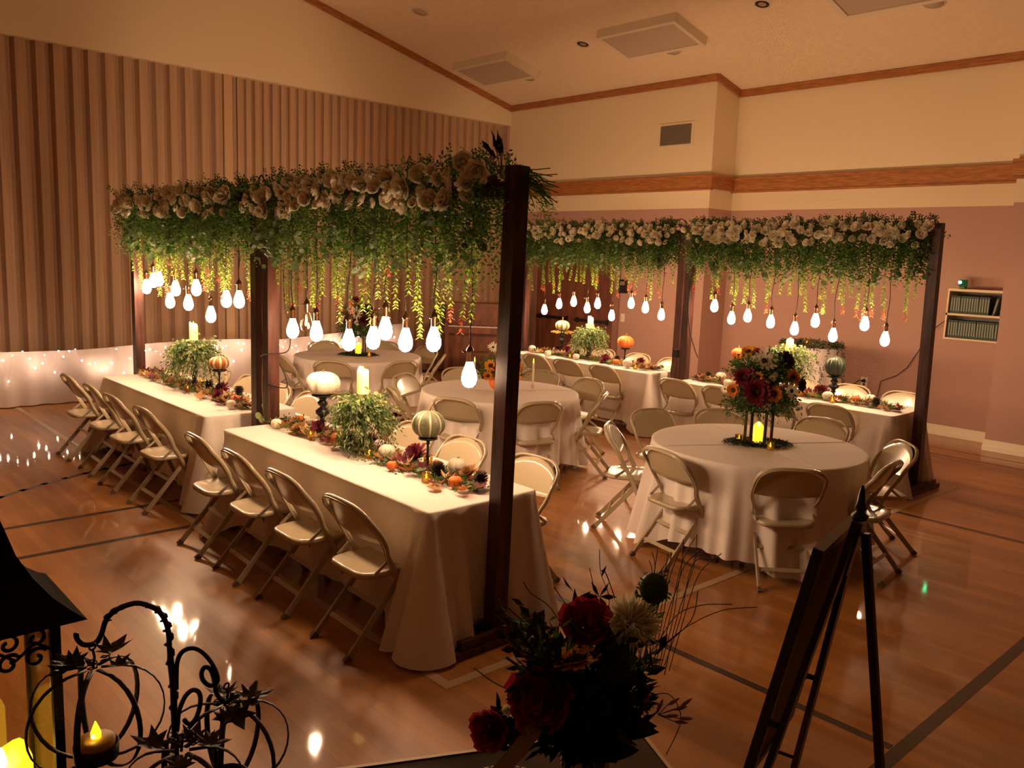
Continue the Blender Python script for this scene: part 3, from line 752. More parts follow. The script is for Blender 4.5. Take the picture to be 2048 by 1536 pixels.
    for i in range(nrose):
        y = -h+(2*h)*(i+.5)/nrose+U(-.035, .035); q = (i % 3); z = (.055, -.01, -.085)[q]+U(-.03, .03)+ .02*math.sin(y*4+seed)
        xx = (-.165, -.215, -.20)[q]+U(-.025, .02)
        if fresh: o = fresh.pop()
        else: o = R.choice(ROSES).copy(); COL.objects.link(o)
        o.parent = e; o.location = (xx, y, z); s_ = rs*U(.65, 1.3)
        o.scale = (s_, s_, s_); d = V((-1, U(-.9, .6), U(-.7, .6))); o.rotation_mode = 'QUATERNION'; o.rotation_quaternion = d.to_track_quat('Z', 'Y')
    return e
GA = garland('A', 60, 1.15, 1, .070)
garland('B', 52, 1.1, 2, .068, 1.1); garland('C', 80, 1.15, 3, .060, 1.3); garland('D', 80, 1.25, 4, .064, 1.3)
# eucalyptus spikes at the front post
a = MB()
for p, d in (((2.86, 3.24, 2.56), (-.3, .25, 1)), ((2.86, 3.22, 2.56), (-.1, .1, 1)), ((2.86, 3.24, 2.54), (.1, -.2, .9)), ((2.9, 3.3, 2.54), (-.6, .5, .7))):
    d = V(d).normalized()
    a.cur = 1; a.tube([V((2.88, 3.24, 2.45)), V(p)+d*.07], .003, 4)
    for q in range(3): a.cur = 0; a.leaf(V(p)+d*.02*q, d+rdir()*.25, rdir(), .085, .03, .15)
tag(a.build('leaf_sprig', ['g_black', 'stem', 'g_sage']), 'dark pointed leaf sprig sticking up beside the front arch post', 'leaf sprig')
a = MB(); a.cur = 1
for i in range(34):
    p = V((2.9+rnd(.03, .12), 3.14+rnd(-.05, .06), 2.49-rnd(0, .1))); d = V((rnd(.2, 1), -rnd(.1, .8), rnd(-1.4, .1))).normalized(); a.cur = 1; a.tube([V((2.9, 3.17, 2.49)), p, p+d*.13], .0025, 4)
    for q in range(13): a.leaf(p+d*.011*q+V((0, 0, -.0011*q*q)), d+rdir()*.8, rdir(), .024, .006)
tag(a.build('fern_spray', ['g_black', 'g_mid', 'g_sage']), 'feathery green spray poking out behind the front arch post', 'leaf spray')

# ---------------------------------------------------------------- pendant bulbs
BUL = {'B': [(8.48, 1.64), (8.29, 1.71), (8.15, 1.73), (7.88, 1.54), (7.74, 1.66), (7.45, 1.55), (7.27, 1.69), (6.97, 1.48), (6.66, 1.63), (6.42, 1.64)],
       'A': [(5.37, 1.50), (5.17, 1.56), (5.04, 1.51), (4.63, 1.49), (4.35, 1.53), (4.22, 1.60), (4.01, 1.55), (3.74, 1.58), (3.42, 1.42)],
       'C': [(8.31, 1.36), (8.03, 1.46), (7.76, 1.51), (7.51, 1.44), (7.33, 1.51), (7.08, 1.37), (6.77, 1.55), (6.54, 1.51), (6.29, 1.44)],
       'D': [(5.38, 1.61), (5.15, 1.49), (4.95, 1.53), (4.67, 1.49), (4.39, 1.44), (4.17, 1.54), (3.97, 1.41), (3.66, 1.55), (3.45, 1.42)]}
BX = {'A': 2.86, 'B': 2.95, 'C': 8.28, 'D': 8.04}
bg = MB(); bg.lathe([(.001, -.076), (.020, -.071), (.035, -.056), (.0425, -.030), (.040, -.004), (.031, .026), (.022, .050), (.0165, .068)], 12)
bme = None; sme = None
sk = MB(); sk.lathe([(.0165, .062), (.0175, .064), (.0175, .115), (.021, .118), (.021, .128), (.016, .140), (.006, .152), (.004, .165)], 12); sk.box((-.028, 0, .118), (.022, .006, .006)); sk.ball((-.040, 0, .118), .006, 5)
for k in 'ABCD':
    n = len(BUL[k])
    for i, (y, z) in enumerate(BUL[k]):
        off = (k == 'A' and i == 1)
        if off: lb = 'clear glass bulb left unlit among the glowing ones over the white-pumpkin table'
        else: lb = 'glowing teardrop bulb over the %s, %s from its end nearer the curtain' % (AN[k], ORD[i])
        e = empty('pendant_bulb', (BX[k], y, z), 0, lb, 'pendant bulb', 'hanging bulbs over the %s' % AN[k])
        L = HP-.13-z
        c = MB(); ph = rnd(0, 6); P = [(.006*math.sin(ph+t*.9), .010*math.sin(ph*2+t*1.1), .16+(L-.16)*t/9) for t in range(10)]; P[0] = (0, 0, .16)
        c.tube(P, .0034, 5); c.build('cord', 'cord', e)
        if sme is None: sme = sk.build('socket', 'socket', e)
        else: o = sme.copy(); COL.objects.link(o); o.parent = e; o.rotation_euler = (0, 0, rnd(-1, 1))
        if off:
            bg.build('bulb', 'bulb_off', e); f = MB(); f.lathe([(.003, -.03), (.006, .0), (.004, .06)], 8); f.tube([(.012*math.cos(t), .012*math.sin(t), -.03+.012*(t % 2)) for t in range(9)], .001, 4); f.build('filament', 'filament', e)
        elif bme is None: bme = bg.build('bulb', 'bulb', e)
        else: o = bme.copy(); COL.objects.link(o); o.parent = e
# supply cords running along the arches
def cable(pts, r, m, label):
    a = MB(); a.tube(smooth_path(pts, 6), r, 6); return tag(a.build('power_cable', m), label, 'cable')
cable([(2.93, 5.86, 2.42), (2.92, 5.90, 2.53), (2.92, 5.96, 2.58), (2.93, 6.02, 2.54), (2.95, 6.06, 2.52)], .006, 'cord', 'black cable looped between the two arches nearest the aisle')
cable([(8.05, 5.78, 2.40), (8.1, 5.85, 2.47), (8.2, 5.95, 2.5), (8.28, 6.0, 2.53), (8.29, 6.1, 2.58), (8.3, 6.2, 2.52)], .006, 'cord', 'black cable strung between the two arches on the wall side')
cable([(2.95, 5.99, 2.3), (2.94, 5.98, 1.9), (2.93, 5.98, 1.55), (2.94, 5.99, 1.3), (2.92, 5.97, 1.0), (2.94, 5.98, .6), (2.9, 5.95, .1)], .004, 'white_cord', 'pale cable running down between the two dark middle posts')
cable([(2.97, 5.72, 1.9), (2.99, 5.73, 1.6), (3.02, 5.72, 1.5), (3.0, 5.70, 1.3), (2.85, 5.70, 1.28), (2.84, 5.83, 1.24), (2.98, 5.83, 1.2), (3.0, 5.72, 1.02), (2.85, 5.72, 1.05)], .0045, 'cord', 'dark cable wrapped round the lit middle post')
cable([(8.0, 5.70, 1.75), (7.98, 5.68, 1.5), (8.0, 5.66, 1.3), (8.03, 5.60, 1.1), (8.05, 5.56, 1.0)], .006, 'cord', 'dark cable hanging loose on the shelf-side arch post')
cable([(8.0, 5.86, .95), (7.99, 5.88, .8), (8.02, 5.86, .55), (7.98, 5.88, .3), (8.0, 5.9, .01)], .005, 'cord', 'black cord dropping from the plug adapter between the wall-side arches')
a = MB(); a.box((8.0, 5.83, 1.02), (.05, .06, .09)); tag(a.build('plug_adapter', 'black'), 'black plug adapter fixed to the shelf-side arch post', 'plug adapter')

# ---------------------------------------------------------------- table decorations
def pumpkin(name, ribs, sq, m1, m2, stripe, stem_h=.3, bend=1.):
    root = empty(name, (0, 0, 0)); g = MB(); g.smooth = True; nu = ribs*6; nv = 14; G = []
    for j in range(nv+1):
        ph = PI*j/nv; row = []
        for i in range(nu):
            th = 2*PI*i/nu; c = abs(math.sin(th*ribs/2)); rr = (1-.13*(1-c**.55)*math.sin(ph)**.6)
            s_ = math.sin(ph)**.78; z = -math.cos(ph)*sq
            z -= .28*sq*max(0, -math.cos(ph+PI)*1)**6*(1 if j > nv/2 else 0)
            row.append(g.av((rr*s_*math.cos(th), rr*s_*math.sin(th), z+sq)))
        G.append(row)
    for j in range(nv):
        for i in range(nu):
            q = i % 6; g.cur = 1 if (stripe and q in (stripe)) else 0
            g.af((G[j][i], G[j][(i+1) % nu], G[j+1][(i+1) % nu], G[j+1][i]))
    g.build('skin', [m1, m2], root)
    s = MB(); s.tube([(0, 0, 1.66*sq), (.02*bend, 0, 1.9*sq), (.10*bend, .02, 1.9*sq+stem_h*.6), (.26*bend, .02, 1.9*sq+stem_h)], [.13, .07, .055, .05], 7); s.build('stalk', 'pstem', root)
    return root
PW = pumpkin('white_pumpkin', 8, .80, 'pump_w', 'pump_w', None, .22)
PO = pumpkin('orange_pumpkin', 9, .78, 'pump_o', 'pump_o2', None, .25)
PWL = pumpkin('white_pumpkin', 7, .66, 'pump_w', 'pump_w', None, .16, .3)
PGL = pumpkin('striped_pumpkin', 9, .78, 'pump_g', 'pump_l', (3,), .5, 2)
PSL = pumpkin('striped_pumpkin', 9, .66, 'pump_s', 'pump_l', (0, 5), .2)
PLG = pumpkin('striped_pumpkin', 9, .68, 'pump_l', 'pump_g', (2, 3), .5, 1)
POL = pumpkin('orange_pumpkin', 8, .74, 'pump_o', 'pump_o', None, .35)
PDG = pumpkin('green_pumpkin', 10, 1.0, 'pump_dg', 'pump_dg2', (0,), .1)
def holder(style):
    root = empty('candle_holder', (0, 0, 0)); g = MB()
    if style == 0: g.lathe([(.055, 0), (.058, .008), (.03, .02), (.018, .05), (.016, .09), (.026, .105), (.018, .12), (.022, .14), (.048, .165), (.052, .185), (.03, .205), (.02, .215), (.035, .235), (.038, .25), (.022, .265), (.03, .285), (.075, .295), (.08, .303), (.078, .306)], 20)
    else: g.lathe([(.05, 0), (.052, .006), (.02, .02), (.010, .04), (.009, .10), (.016, .11), (.008, .12), (.007, .19), (.014, .20), (.008, .21), (.02, .228), (.058, .232), (.060, .24), (.058, .245)], 20)
    g.build('stick', 'black', root); return root
H0, H1 = holder(0), holder(1)
vs = empty('tall_vase', (0, 0, 0)); g = MB(); g.lathe([(.05, 0), (.052, .006), (.030, .03), (.020, .07), (.030, .13), (.026, .18), (.014, .22), (.030, .25), (.045, .26)], 20); g.build('body', 'black', vs)
# greenery cloud
def greens(seed, r, hh, n, pal=('g_sage', 'g_mid', 'g_pale', 'g_pale', 'g_dark')):
    rr = random.Random(seed); g = MB(); U = rr.uniform
    for i in range(n):
        a = U(0, 2*PI); el = U(-.5, 1.0); d = V((math.cos(a), math.sin(a), el)).normalized(); L = U(.55, 1.18)*r; tone = rr.choice((0, 0, 1, 2, 4)); dp = U(.2, .95); side_ = rdir(-.3, .3)*U(0, .05)
        p0 = V((0, 0, 0))+d*r*.25
        for q in range(15):
            t = q/14; c = p0+V((d.x*L*t, d.y*L*t, d.z*hh*t*.95-dp*hh*t*t))+side_*t*t; tan = V((d.x, d.y, d.z-1.6*t)).normalized()
            g.cur = tone if rr.random() < .7 else rr.choice((0, 2, 3))
            g.leaf(c, tan+rdir()*.75, rdir(), U(.026, .042), U(.008, .014))
    for i in range(26):
        d = rdir(-.1, 1); g.cur = 3; g.disc(d*r*U(.4, .9), rdir(), U(.012, .022), 6)
    return g, list(pal)
def greenery(x, y, z, seed, r, hh, label):
    g, pal = greens(seed, r, hh, 400); e = empty('greenery_ring', (x, y, z), 0, label, 'greenery ring', 'greenery rings under the pillar candles')
    g.build('foliage', pal, e)
    b = MB()
    for i in range(40):
        d = rdir(-.1, 1); b.ball((d.x*r*.8, d.y*r*.8, d.z*hh*.5-.02), .005, 4)
    b.build('berries', 'g_lime', e); return e
def candle_proto(name, r, h, waxm, fl=True):
    root = empty(name, (0, 0, 0)); g = MB(); g.smooth = True; n = 20; rings = []
    for f, z in ((1, 0), (1, h*.5), (1, h*.9), (.86, h), (.5, h*.93)):
        rings.append([g.av((r*f*math.cos(2*PI*i/n), r*f*math.sin(2*PI*i/n), z+(.012*math.sin(2*PI*i/n+1)+.005*math.sin(6*PI*i/n))*(z > h*.8)*(r/.035))) for i in range(n)])
    for A, B in zip(rings, rings[1:]):
        for j in range(n): g.af((A[j], A[(j+1) % n], B[(j+1) % n], B[j]))
    g.af(rings[-1]); g.build('wax', waxm, root)
    f = MB(); f.lathe([(.001, h*.93), (.006, h*.93+.006), (.005, h*.93+.016), (.001, h*.93+.030)], 8, cap=False); f.build('flame', 'flame' if waxm != 'wax_lit' else 'flame_hot', root)
    return root
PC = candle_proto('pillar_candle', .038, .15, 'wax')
def votive_proto():
    root = empty('votive_candle', (0, 0, 0)); g = MB(); g.lathe([(.022, 0), (.026, .004), (.030, .06), (.0285, .06), (.0245, .006), (.001, .005)], 18, cap=False); g.build('glass_cup', 'gold_glass', root)
    g = MB(); g.lathe([(.018, .008), (.018, .022), (.001, .024)], 14); g.build('tea_light', 'wax_white', root)
    g = MB(); g.lathe([(.001, .022), (.0075, .030), (.005, .042), (.001, .056)], 8, cap=False); g.build('flame', 'flame', root); return root
VO = votive_proto()
def flower_proto(name, n, L, W, pm, rings, heart, seed=0):
    rr = random.Random(seed); root = empty(name, (0, 0, 0)); g = MB()
    for k in range(rings):
        for i in range(n):
            a = 2*PI*(i+.5*k)/n+rr.uniform(-.1, .1); el = .12+.42*k; o = V((math.cos(a), math.sin(a), 0)); d = o*math.cos(el)+V((0, 0, math.sin(el)))
            g.cur = 0; g.smooth = True; g.petalgrid(o*heart*.7+V((0, 0, .002*k)), d, (-o.y, o.x, 0), L*(1-.18*k)*rr.uniform(.88, 1.1), W, rr.uniform(-.25, .1), .12, 2, 3)
    g.build('petals', pm, root)
    h = MB(); h.ball((0, 0, heart*.12), heart, 8, .5); h.build('flower_heart', 'bud', root); return root
FB = flower_proto('burgundy_sunflower', 16, .052, .020, 'burg', 3, .020, 1)
FT = flower_proto('tan_dahlia', 14, .045, .018, 'tan', 4, .006, 2)
FG = flower_proto('golden_sunflower', 15, .036, .015, 'gold', 2, .020, 3)
FA = flower_proto('amber_sunflower', 14, .034, .016, 'amber', 2, .018, 4)
FW = flower_proto('cream_daisy', 13, .050, .017, 'white_p', 1, .014, 5)
FP = flower_proto('plum_dahlia', 12, .042, .024, 'plum', 4, .006, 6)
def cone_proto():
    g = MB(); g.smooth = False
    for j in range(9):
        z = .006+j*.0065; r = .026*math.sin(PI*(.18+.7*j/9))
        for i in range(9):
            a = 2*PI*(i+.5*(j % 2))/9; g.leaf((r*.4*math.cos(a), r*.4*math.sin(a), z), (math.cos(a), math.sin(a), .45), (-math.sin(a), math.cos(a), 0), r*.8+.006, .014, .3)
    g.ball((0, 0, .034), .017, 6, 1.6); return g.build('pine_cone', 'cone')
CN = cone_proto()
DEC = {
 'A': dict(wp=[(2.82, 5.54, .032), (2.96, 4.33, .043), (3.10, 3.80, .043), (3.05, 5.46, .03)], op=[(3.05, 5.62, .028), (2.93, 4.88, .036), (2.82, 4.07, .027), (3.05, 3.93, .028), (2.89, 3.55, .032)], bf=[(2.94, 5.15, 1.), (3.04, 4.14, 1.3), (3.06, 4.66, .9)], tf=[(2.86, 5.28, 1.1), (3.06, 3.64, 1.2)], pc=[(2.95, 4.76), (2.93, 3.76), (3.0, 3.46)], vo=[(2.88, 4.41), (3.09, 4.07), (2.83, 3.74), (2.85, 5.10)]),
 'B': dict(wp=[(3.05, 8.2, .04), (2.88, 6.44, .032)], op=[(3.14, 8.30, .032), (3.00, 6.62, .034)], bf=[(3.08, 7.08, 1.1), (2.95, 6.85, .8)], tf=[(2.90, 7.0, .9), (2.92, 7.86, 1.)], pc=[(3.08, 7.34), (3.16, 6.9)], vo=[(2.9, 7.38), (3.16, 7.70)]),
 'C': dict(wp=[(8.2, 8.44, .042), (7.99, 7.92, .038), (8.10, 7.50, .036), (8.09, 6.62, .048), (8.5, 8.28, .03)], op=[(8.16, 6.86, .035)], bf=[(8.42, 7.98, 1.2), (8.2, 7.08, 1.2), (8.45, 6.70, .9)], tf=[(8.30, 8.32, .9), (8.12, 6.40, 1.2)], pc=[(8.41, 8.16), (8.3, 6.97), (8.35, 7.72)], vo=[(8.15, 7.66), (8.08, 6.48)]),
 'D': dict(wp=[(8.15, 5.30, .048), (8.32, 5.10, .055), (7.86, 5.02, .036), (7.97, 3.93, .042), (8.2, 3.60, .042)], op=[(8.06, 3.68, .036), (7.98, 4.22, .032)], bf=[(8.12, 4.08, 1.3), (7.98, 4.4, .9)], tf=[(7.98, 5.42, 1.0), (8.02, 4.75, .9)], pc=[(8.05, 5.40), (7.99, 3.45), (8.25, 4.9)], vo=[(7.87, 3.83), (7.9, 4.9)])}
TX = {'A': (2.93, 3.40, 5.70), 'B': (2.99, 6.35, 8.58), 'C': (8.26, 6.26, 8.50), 'D': (8.03, 3.24, 5.56)}
ZT = .75
def eq(i, n): return ORD[i]
for k in 'ABCD':
    d = DEC[k]; tn = AN[k]; side = 'counted from the curtain end'
    def srt(L): return sorted(L, key=lambda p: -p[1])
    for i, (x, y, s_) in enumerate(srt(d['wp'])): inst(PW, (x, y, ZT+.006), rnd(0, 6), s_*1.3, 'small white pumpkin on the %s, %s %s' % (tn, eq(i, 0), side), 'pumpkin', 'small white pumpkins on the %s' % tn)
    for i, (x, y, s_) in enumerate(srt(d['op'])): inst(PO, (x, y, ZT+.006), rnd(0, 6), s_*1.3, 'small orange pumpkin on the %s, %s %s' % (tn, eq(i, 0), side), 'pumpkin', 'small orange pumpkins on the %s' % tn)
    for i, (x, y, s_) in enumerate(srt(d['bf'])): inst(FB, (x, y, ZT+.045), 0, s_*1.15, 'burgundy fabric sunflower on the %s, %s %s' % (tn, eq(i, 0), side), 'flower', 'burgundy flowers on the %s' % tn, tilt=(rnd(-.3, .2), -.75, rnd(-.3, .3)))
    for i, (x, y, s_) in enumerate(srt(d['tf'])): inst(FT, (x, y, ZT+.035), 0, s_*1.2, 'tan fabric dahlia on the %s, %s %s' % (tn, eq(i, 0), side), 'flower', 'tan flowers on the %s' % tn, tilt=(rnd(-.2, .2), -.5, rnd(-.3, .3)))
    for i, (x, y) in enumerate(srt(d['pc'])): inst(CN, (x, y, ZT+.004), rnd(0, 6), 1.5, 'dark brown pine cone on the %s, %s %s' % (tn, eq(i, 0), side), 'pine cone', 'pine cones on the %s' % tn)
    for i, (x, y) in enumerate(srt(d['vo'])): inst(VO, (x, y, ZT), rnd(0, 6), 1., 'lit glass votive on the %s, %s %s' % (tn, eq(i, 0), side), 'candle', 'votive candles on the %s' % tn)
    # leafy runner
    e = empty('leaf_runner', (0, 0, ZT), 0, 'runner of autumn leaves and greenery down the middle of the %s' % tn, 'leaf garland', 'leaf runners on the long tables')
    cx, ya, yb = TX[k]; g = MB(); h_ = MB(); q_ = MB()
    keep = [(p[0], p[1]) for key in ('wp', 'op', 'vo') for p in d[key]]
    keep2 = [(p[0], p[1]) for key in ('bf', 'tf', 'pc') for p in d[key]]
    for i in range(430):
        x = cx+R.gauss(0, .055); y = rnd(ya, yb); g.cur = R.choice((0, 0, 1, 2))
        dr = V((rnd(-1, 1), rnd(-1, 1), rnd(0, .35))).normalized()
        if any(math.dist((x, y), p) < .045 for p in keep): continue
        for q in range(8): g.leaf(V((x, y, .008+rnd(0, .02)))+dr*.010*q, dr+rdir(0, .5)*.8, rdir(), .024, .009)
    g.cur = 3; g.tube([(cx+.02*math.sin(i), ya+(yb-ya)*i/20, .008) for i in range(21)], .006, 5)
    for i in range(150):
        x = cx+R.gauss(0, .062); y = rnd(ya, yb); h_.cur = R.choice((0, 0, 0, 1, 2, 2, 3))
        a = rnd(0, 2*PI); tl = rnd(0, 1.6)
        if any(math.dist((x, y), p) < .062 for p in keep) or any(math.dist((x, y), p) < .05 for p in keep2): continue
        h_.maple((x, y, .010+rnd(0, .018)), (math.cos(a), math.sin(a), tl*.7), (rnd(-.3, .3), rnd(-.3, .3), 1), rnd(.055, .095), rnd(.1, .6))
    h_.build('autumn_leaves', ['tan', 'straw', 'burg', 'orange_leaf'], e)
    for i in range(26):
        x = cx+R.gauss(0, .08); y = rnd(ya, yb)
        for q in range(4): g.cur = 2; g.disc((x+q*.02, y+rnd(-.02, .02), .022+rnd(0, .03)), V((rnd(-.6, .6), rnd(-.6, .6), 1)), rnd(.014, .022), 7)
    g.build('greenery', ['g_mid', 'g_dark', 'g_sage', 'stem'], e)
# upright eucalyptus sprig at the end of the front table
g = MB(); root = V((2.88, 5.74, .755))
for d, L in (((-.1, .5, .8), .12), ((.2, .2, 1), .13), ((-.4, .7, .3), .10), ((-.2, .9, .05), .09)):
    d = V(d).normalized(); g.cur = 1; g.tube([root, root+d*L*.5+V((0, 0, .01)), root+d*L], .0025, 5); g.cur = 0; g.disc(root+d*(L+.02), (-1, -.7, .3), .024, 10); g.disc(root+d*(L*.6)+V((.01, .01, 0)), (-.6, -.7, .6), .018, 8)
tag(g.build('eucalyptus_sprig', ['g_pale', 'stem']), 'pale round-leaved eucalyptus sprig standing up by the twin middle posts', 'leaf sprig')

def on_stick(proto, H, x, y, zb, s_, label, cat, hl):
    hh = .245 if H is H1 else .306
    inst(H, (x, y, ZT), rnd(0, 6), (1, 1, (zb-ZT)/hh), hl, 'candle holder', 'black candlesticks on the long tables')
    inst(proto, (x, y, zb), rnd(0, 1), s_, label, cat)
on_stick(PWL, H0, 2.98, 5.16, 1.045, .122, 'large white pumpkin raised on a turned black candlestick', 'pumpkin', 'turned black candlestick under the large white pumpkin')
on_stick(PGL, H1, 2.98, 3.93, .965, .102, 'grey-green pumpkin with pale stripes raised on a slim stick', 'pumpkin', 'slim black candlestick under the grey-green striped pumpkin')
on_stick(PSL, H1, 3.05, 7.05, .985, .088, 'brown and cream striped pumpkin raised above the fairy-light table', 'pumpkin', 'slim black candlestick under the brown striped pumpkin')
on_stick(PLG, H0, 8.42, 8.08, 1.075, .105, 'pale green striped pumpkin raised above the door-side table', 'pumpkin', 'turned candlestick under the pale green striped pumpkin')
on_stick(POL, H1, 8.36, 6.89, .955, .108, 'round orange pumpkin raised above the door-side table', 'pumpkin', 'slim candlestick under the orange pumpkin by the door')
on_stick(POL, H1, 8.10, 5.06, 1.035, .084, 'squat orange pumpkin raised beside the tall bouquet', 'pumpkin', 'slim candlestick under the squat orange pumpkin')
on_stick(PDG, H0, 8.10, 3.94, .985, .102, 'dark green pumpkin raised above the shelf-side table', 'pumpkin', 'turned candlestick under the dark green pumpkin')
a = MB()
for i in range(70):
    t = rnd(0, 2*PI); p = V((8.42+.05*math.cos(t), 8.08+.05*math.sin(t), 1.072)); a.cur = i % 2
    for q in range(6): a.leaf(p+V((math.cos(t), math.sin(t), -.2))*.018*q, V((math.cos(t), math.sin(t), 0))+rdir()*.7, rdir(), .03, .010)
tag(a.build('leaf_collar', ['gold', 'g_pale']), 'yellow-green leaf collar under the pale green striped pumpkin', 'leaf collar')
for j, (x, y, zc_, r, hh, tn) in enumerate(((2.93, 4.57, 1.04, .165, .20, 'white-pumpkin table'), (3.02, 7.52, 1.10, .195, .24, 'fairy-light table'), (8.35, 7.50, 1.06, .195, .22, 'door-side table'), (8.08, 4.45, 1.13, .205, .20, 'shelf-side table'))):
    inst(vs, (x, y, ZT), 0, (1, 1, (zc_-ZT)/.26), 'black waisted vase holding up the greenery on the %s' % tn, 'vase', 'black vases on the long tables')
    greenery(x, y, zc_, 20+j, r, hh, 'bushy green and cream foliage ring under the candle on the %s' % tn)
    inst(PC, (x, y, zc_+(.035 if j == 3 else .10)), rnd(0, 6), (1, 1, 1.05 if j == 0 else 1.), 'ivory pillar candle rising from the greenery on the %s' % tn, 'candle', 'pillar candles in the greenery rings')

# round table centrepieces
def lantern_piece(k, dz, r, seed, cfl, label_b, votives):
    (cx, cy), _, nm = RT[k]
    e = empty('wooden_lantern', (cx, cy, ZT), -.75, 'open dark wooden lantern frame standing on the %s' % nm, 'lantern', 'open wooden lanterns on the round tables')
    w = .075
    a = MB(); a.bb(-w-.012, w+.012, -w-.012, w+.012, 0, .012); a.build('base', 'stain2', e)
    a = MB(); a.bb(-w-.012, w+.012, -w-.012, w+.012, .25, .262); a.build('top', 'stain2', e)
    for sx in (-1, 1):
        for sy in (-1, 1): a = MB(); a.bb(sx*w-.009, sx*w+.009, sy*w-.009, sy*w+.009, .012, .25); a.build('post', 'stain2', e)
    inst(PC2, (cx, cy, ZT+.013), 0, 1., 'glowing amber pillar candle inside the wooden lantern on the %s' % nm, 'candle', 'candles in the wooden lanterns')
    g = MB(); rr = random.Random(seed)
    for i in range(300):
        t = rr.uniform(0, 2*PI); d = V((math.cos(t), math.sin(t)*.62, 0)); d = Matrix.Rotation(-.75, 3, 'Z') @ d; p = d*.09; g.cur = i % 2; L = rr.uniform(.08, .17)
        for q in range(9): g.leaf(p+d*L*q/8+V((0, 0, .006+.02*math.sin(q/8*PI))), d+rdir(-.1, .4)*.9, rdir(), .028, .006)
    tag(g.build('fern_ring', ['g_black', 'g_dark2'], None, (cx, cy, ZT)), 'flat dark fern ring round the lantern on the %s' % nm, 'fern ring', 'fern rings on the round tables')
    bq = empty('bouquet', (cx, cy, ZT+.263), 0, label_b, 'bouquet')
    g = MB(); U = rr.uniform
    for i in range(900):
        U0_ = U(.2, .75); d = rdir(-.3, 1); a0 = V((0, 0, .05+dz*.35)); L = U(.5, 1.05)*r
        low = d.z < .18
        for q in range(10):
            t = q/9; g.cur = rr.choice((0, 1, 1, 2)) if not low else rr.choice((1, 2, 2))
            c = a0+V((d.x*L*t*1.05, d.y*L*t*1.05, d.z*L*t*.9-(U0_*t*t*r if low else 0)))
            g.leaf(c, d+rdir()*.8+V((0, 0, -.6 if low else 0)), rdir(), U(.024, .042), U(.010, .018))
    for i in range(70):
        t = U(0, 2*PI); p = V((math.cos(t)*r*.62, math.sin(t)*r*.62, dz*.22)); L = U(.10, .20); d = V((math.cos(t)*.45, math.sin(t)*.45, -1)).normalized()
        for q in range(16): g.cur = rr.choice((1, 2)); g.leaf(p+d*L*q/15, d+rdir()*.9, rdir(), .022, .005)
    for i in range(420):
        t = U(0, 2*PI); q = U(.03, .15); g.cur = rr.choice((0, 1, 1, 2)); g.leaf((q*math.cos(t), q*math.sin(t), U(-.02, .07)), V((math.cos(t), math.sin(t), U(-1, .6))), rdir(), U(.035, .055), U(.014, .022))
    g.cur = 1; g.ball((0, 0, .12), .08, 8); g.build('greenery', ['g_mid', 'g_dark', 'g_sage'], bq)
    for (dx, dzz, proto, nmf, s_) in cfl:
        # dx: to the camera's right, dzz: height; the flower sits on the bush surface facing outwards to the aisle
        rt = V((.73, -.68, 0)); fw = V((-.68, -.73, 0)); q = max(0, 1-(dx/r)**2-((dzz-.16)/.24)**2)
        p = rt*dx+fw*r*.82*math.sqrt(q)+V((0, 0, dzz)); o = proto if proto.name not in KIDS else None
        nrm = (rt*dx*1.6+fw*(.25+r*math.sqrt(q)*1.6)+V((0, 0, (dzz-.16)*1.4+.05))).normalized()
        f = empty(nmf, p); f.parent = bq
        for ch in proto.children: c = ch.copy(); COL.objects.link(c); c.parent = f
        f.scale = (s_*1.15,)*3; f.rotation_mode = 'QUATERNION'; f.rotation_quaternion = nrm.to_track_quat('Z', 'Y')
    for i, (vx, vy) in enumerate(votives): inst(VO, (cx+vx, cy+vy, ZT), 0, 1.05, 'small votive at the lantern foot on the %s, %s' % (nm, ('beside its front corner', 'behind its posts')[i]), 'candle', 'votives on the round tables')
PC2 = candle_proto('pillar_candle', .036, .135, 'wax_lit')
lantern_piece('R1', .42, .27, 41, [(-.03, .37, FW, 'cream_daisy', 1.35), (-.12, .42, FG, 'golden_sunflower', 1.0), (.14, .36, FP, 'plum_dahlia', 1.6), (-.17, .25, FB, 'burgundy_dahlia', 1.1), (-.09, .26, FG, 'golden_sunflower', .75), (.17, .26, FA, 'amber_sunflower', 1.2),
    (-.235, .15, FA, 'amber_sunflower', 1.0), (.02, .15, FA, 'amber_sunflower', 1.25), (.16, .17, FW, 'cream_daisy', 1.0), (-.09, .16, FB, 'burgundy_dahlia', 1.4), (-.01, .05, FW, 'cream_daisy', .45), (.01, .26, FW, 'cream_daisy', .4), (.25, .2, FP, 'plum_dahlia', 1.2), (-.06, .42, FA, 'amber_sunflower', .8), (-.27, .14, FW, 'cream_daisy', .5), (.03, .28, FW, 'cream_daisy', .35)],
    'tall bouquet of daisies, sunflowers and burgundy blooms above the lit lantern', [(-.11, -.17), (-.09, .10)])
lantern_piece('R3', .42, .25, 42, [(.03, .40, FW, 'cream_daisy', 1.1), (-.02, .41, FA, 'amber_sunflower', .9), (.0, .28, FW, 'cream_daisy', 1.2), (-.17, .28, FA, 'amber_sunflower', 1.0), (-.18, .22, FW, 'cream_daisy', .7), (-.08, .33, FW, 'cream_daisy', .7), (.12, .32, FP, 'plum_dahlia', 1.8), (.1, .2, FP, 'plum_dahlia', 1.5), (-.08, .2, FP, 'plum_dahlia', 1.5), (.2, .2, FB, 'burgundy_dahlia', 1), (.02, .17, FW, 'cream_daisy', .55), (.2, .32, FA, 'amber_sunflower', .6), (-.04, .44, FB, 'burgundy_dahlia', .8)],
    'bouquet of cream daisies and plum blooms under the hanging bulbs', [(.02, -.22)])
(cx, cy), _, nm = RT['R2']
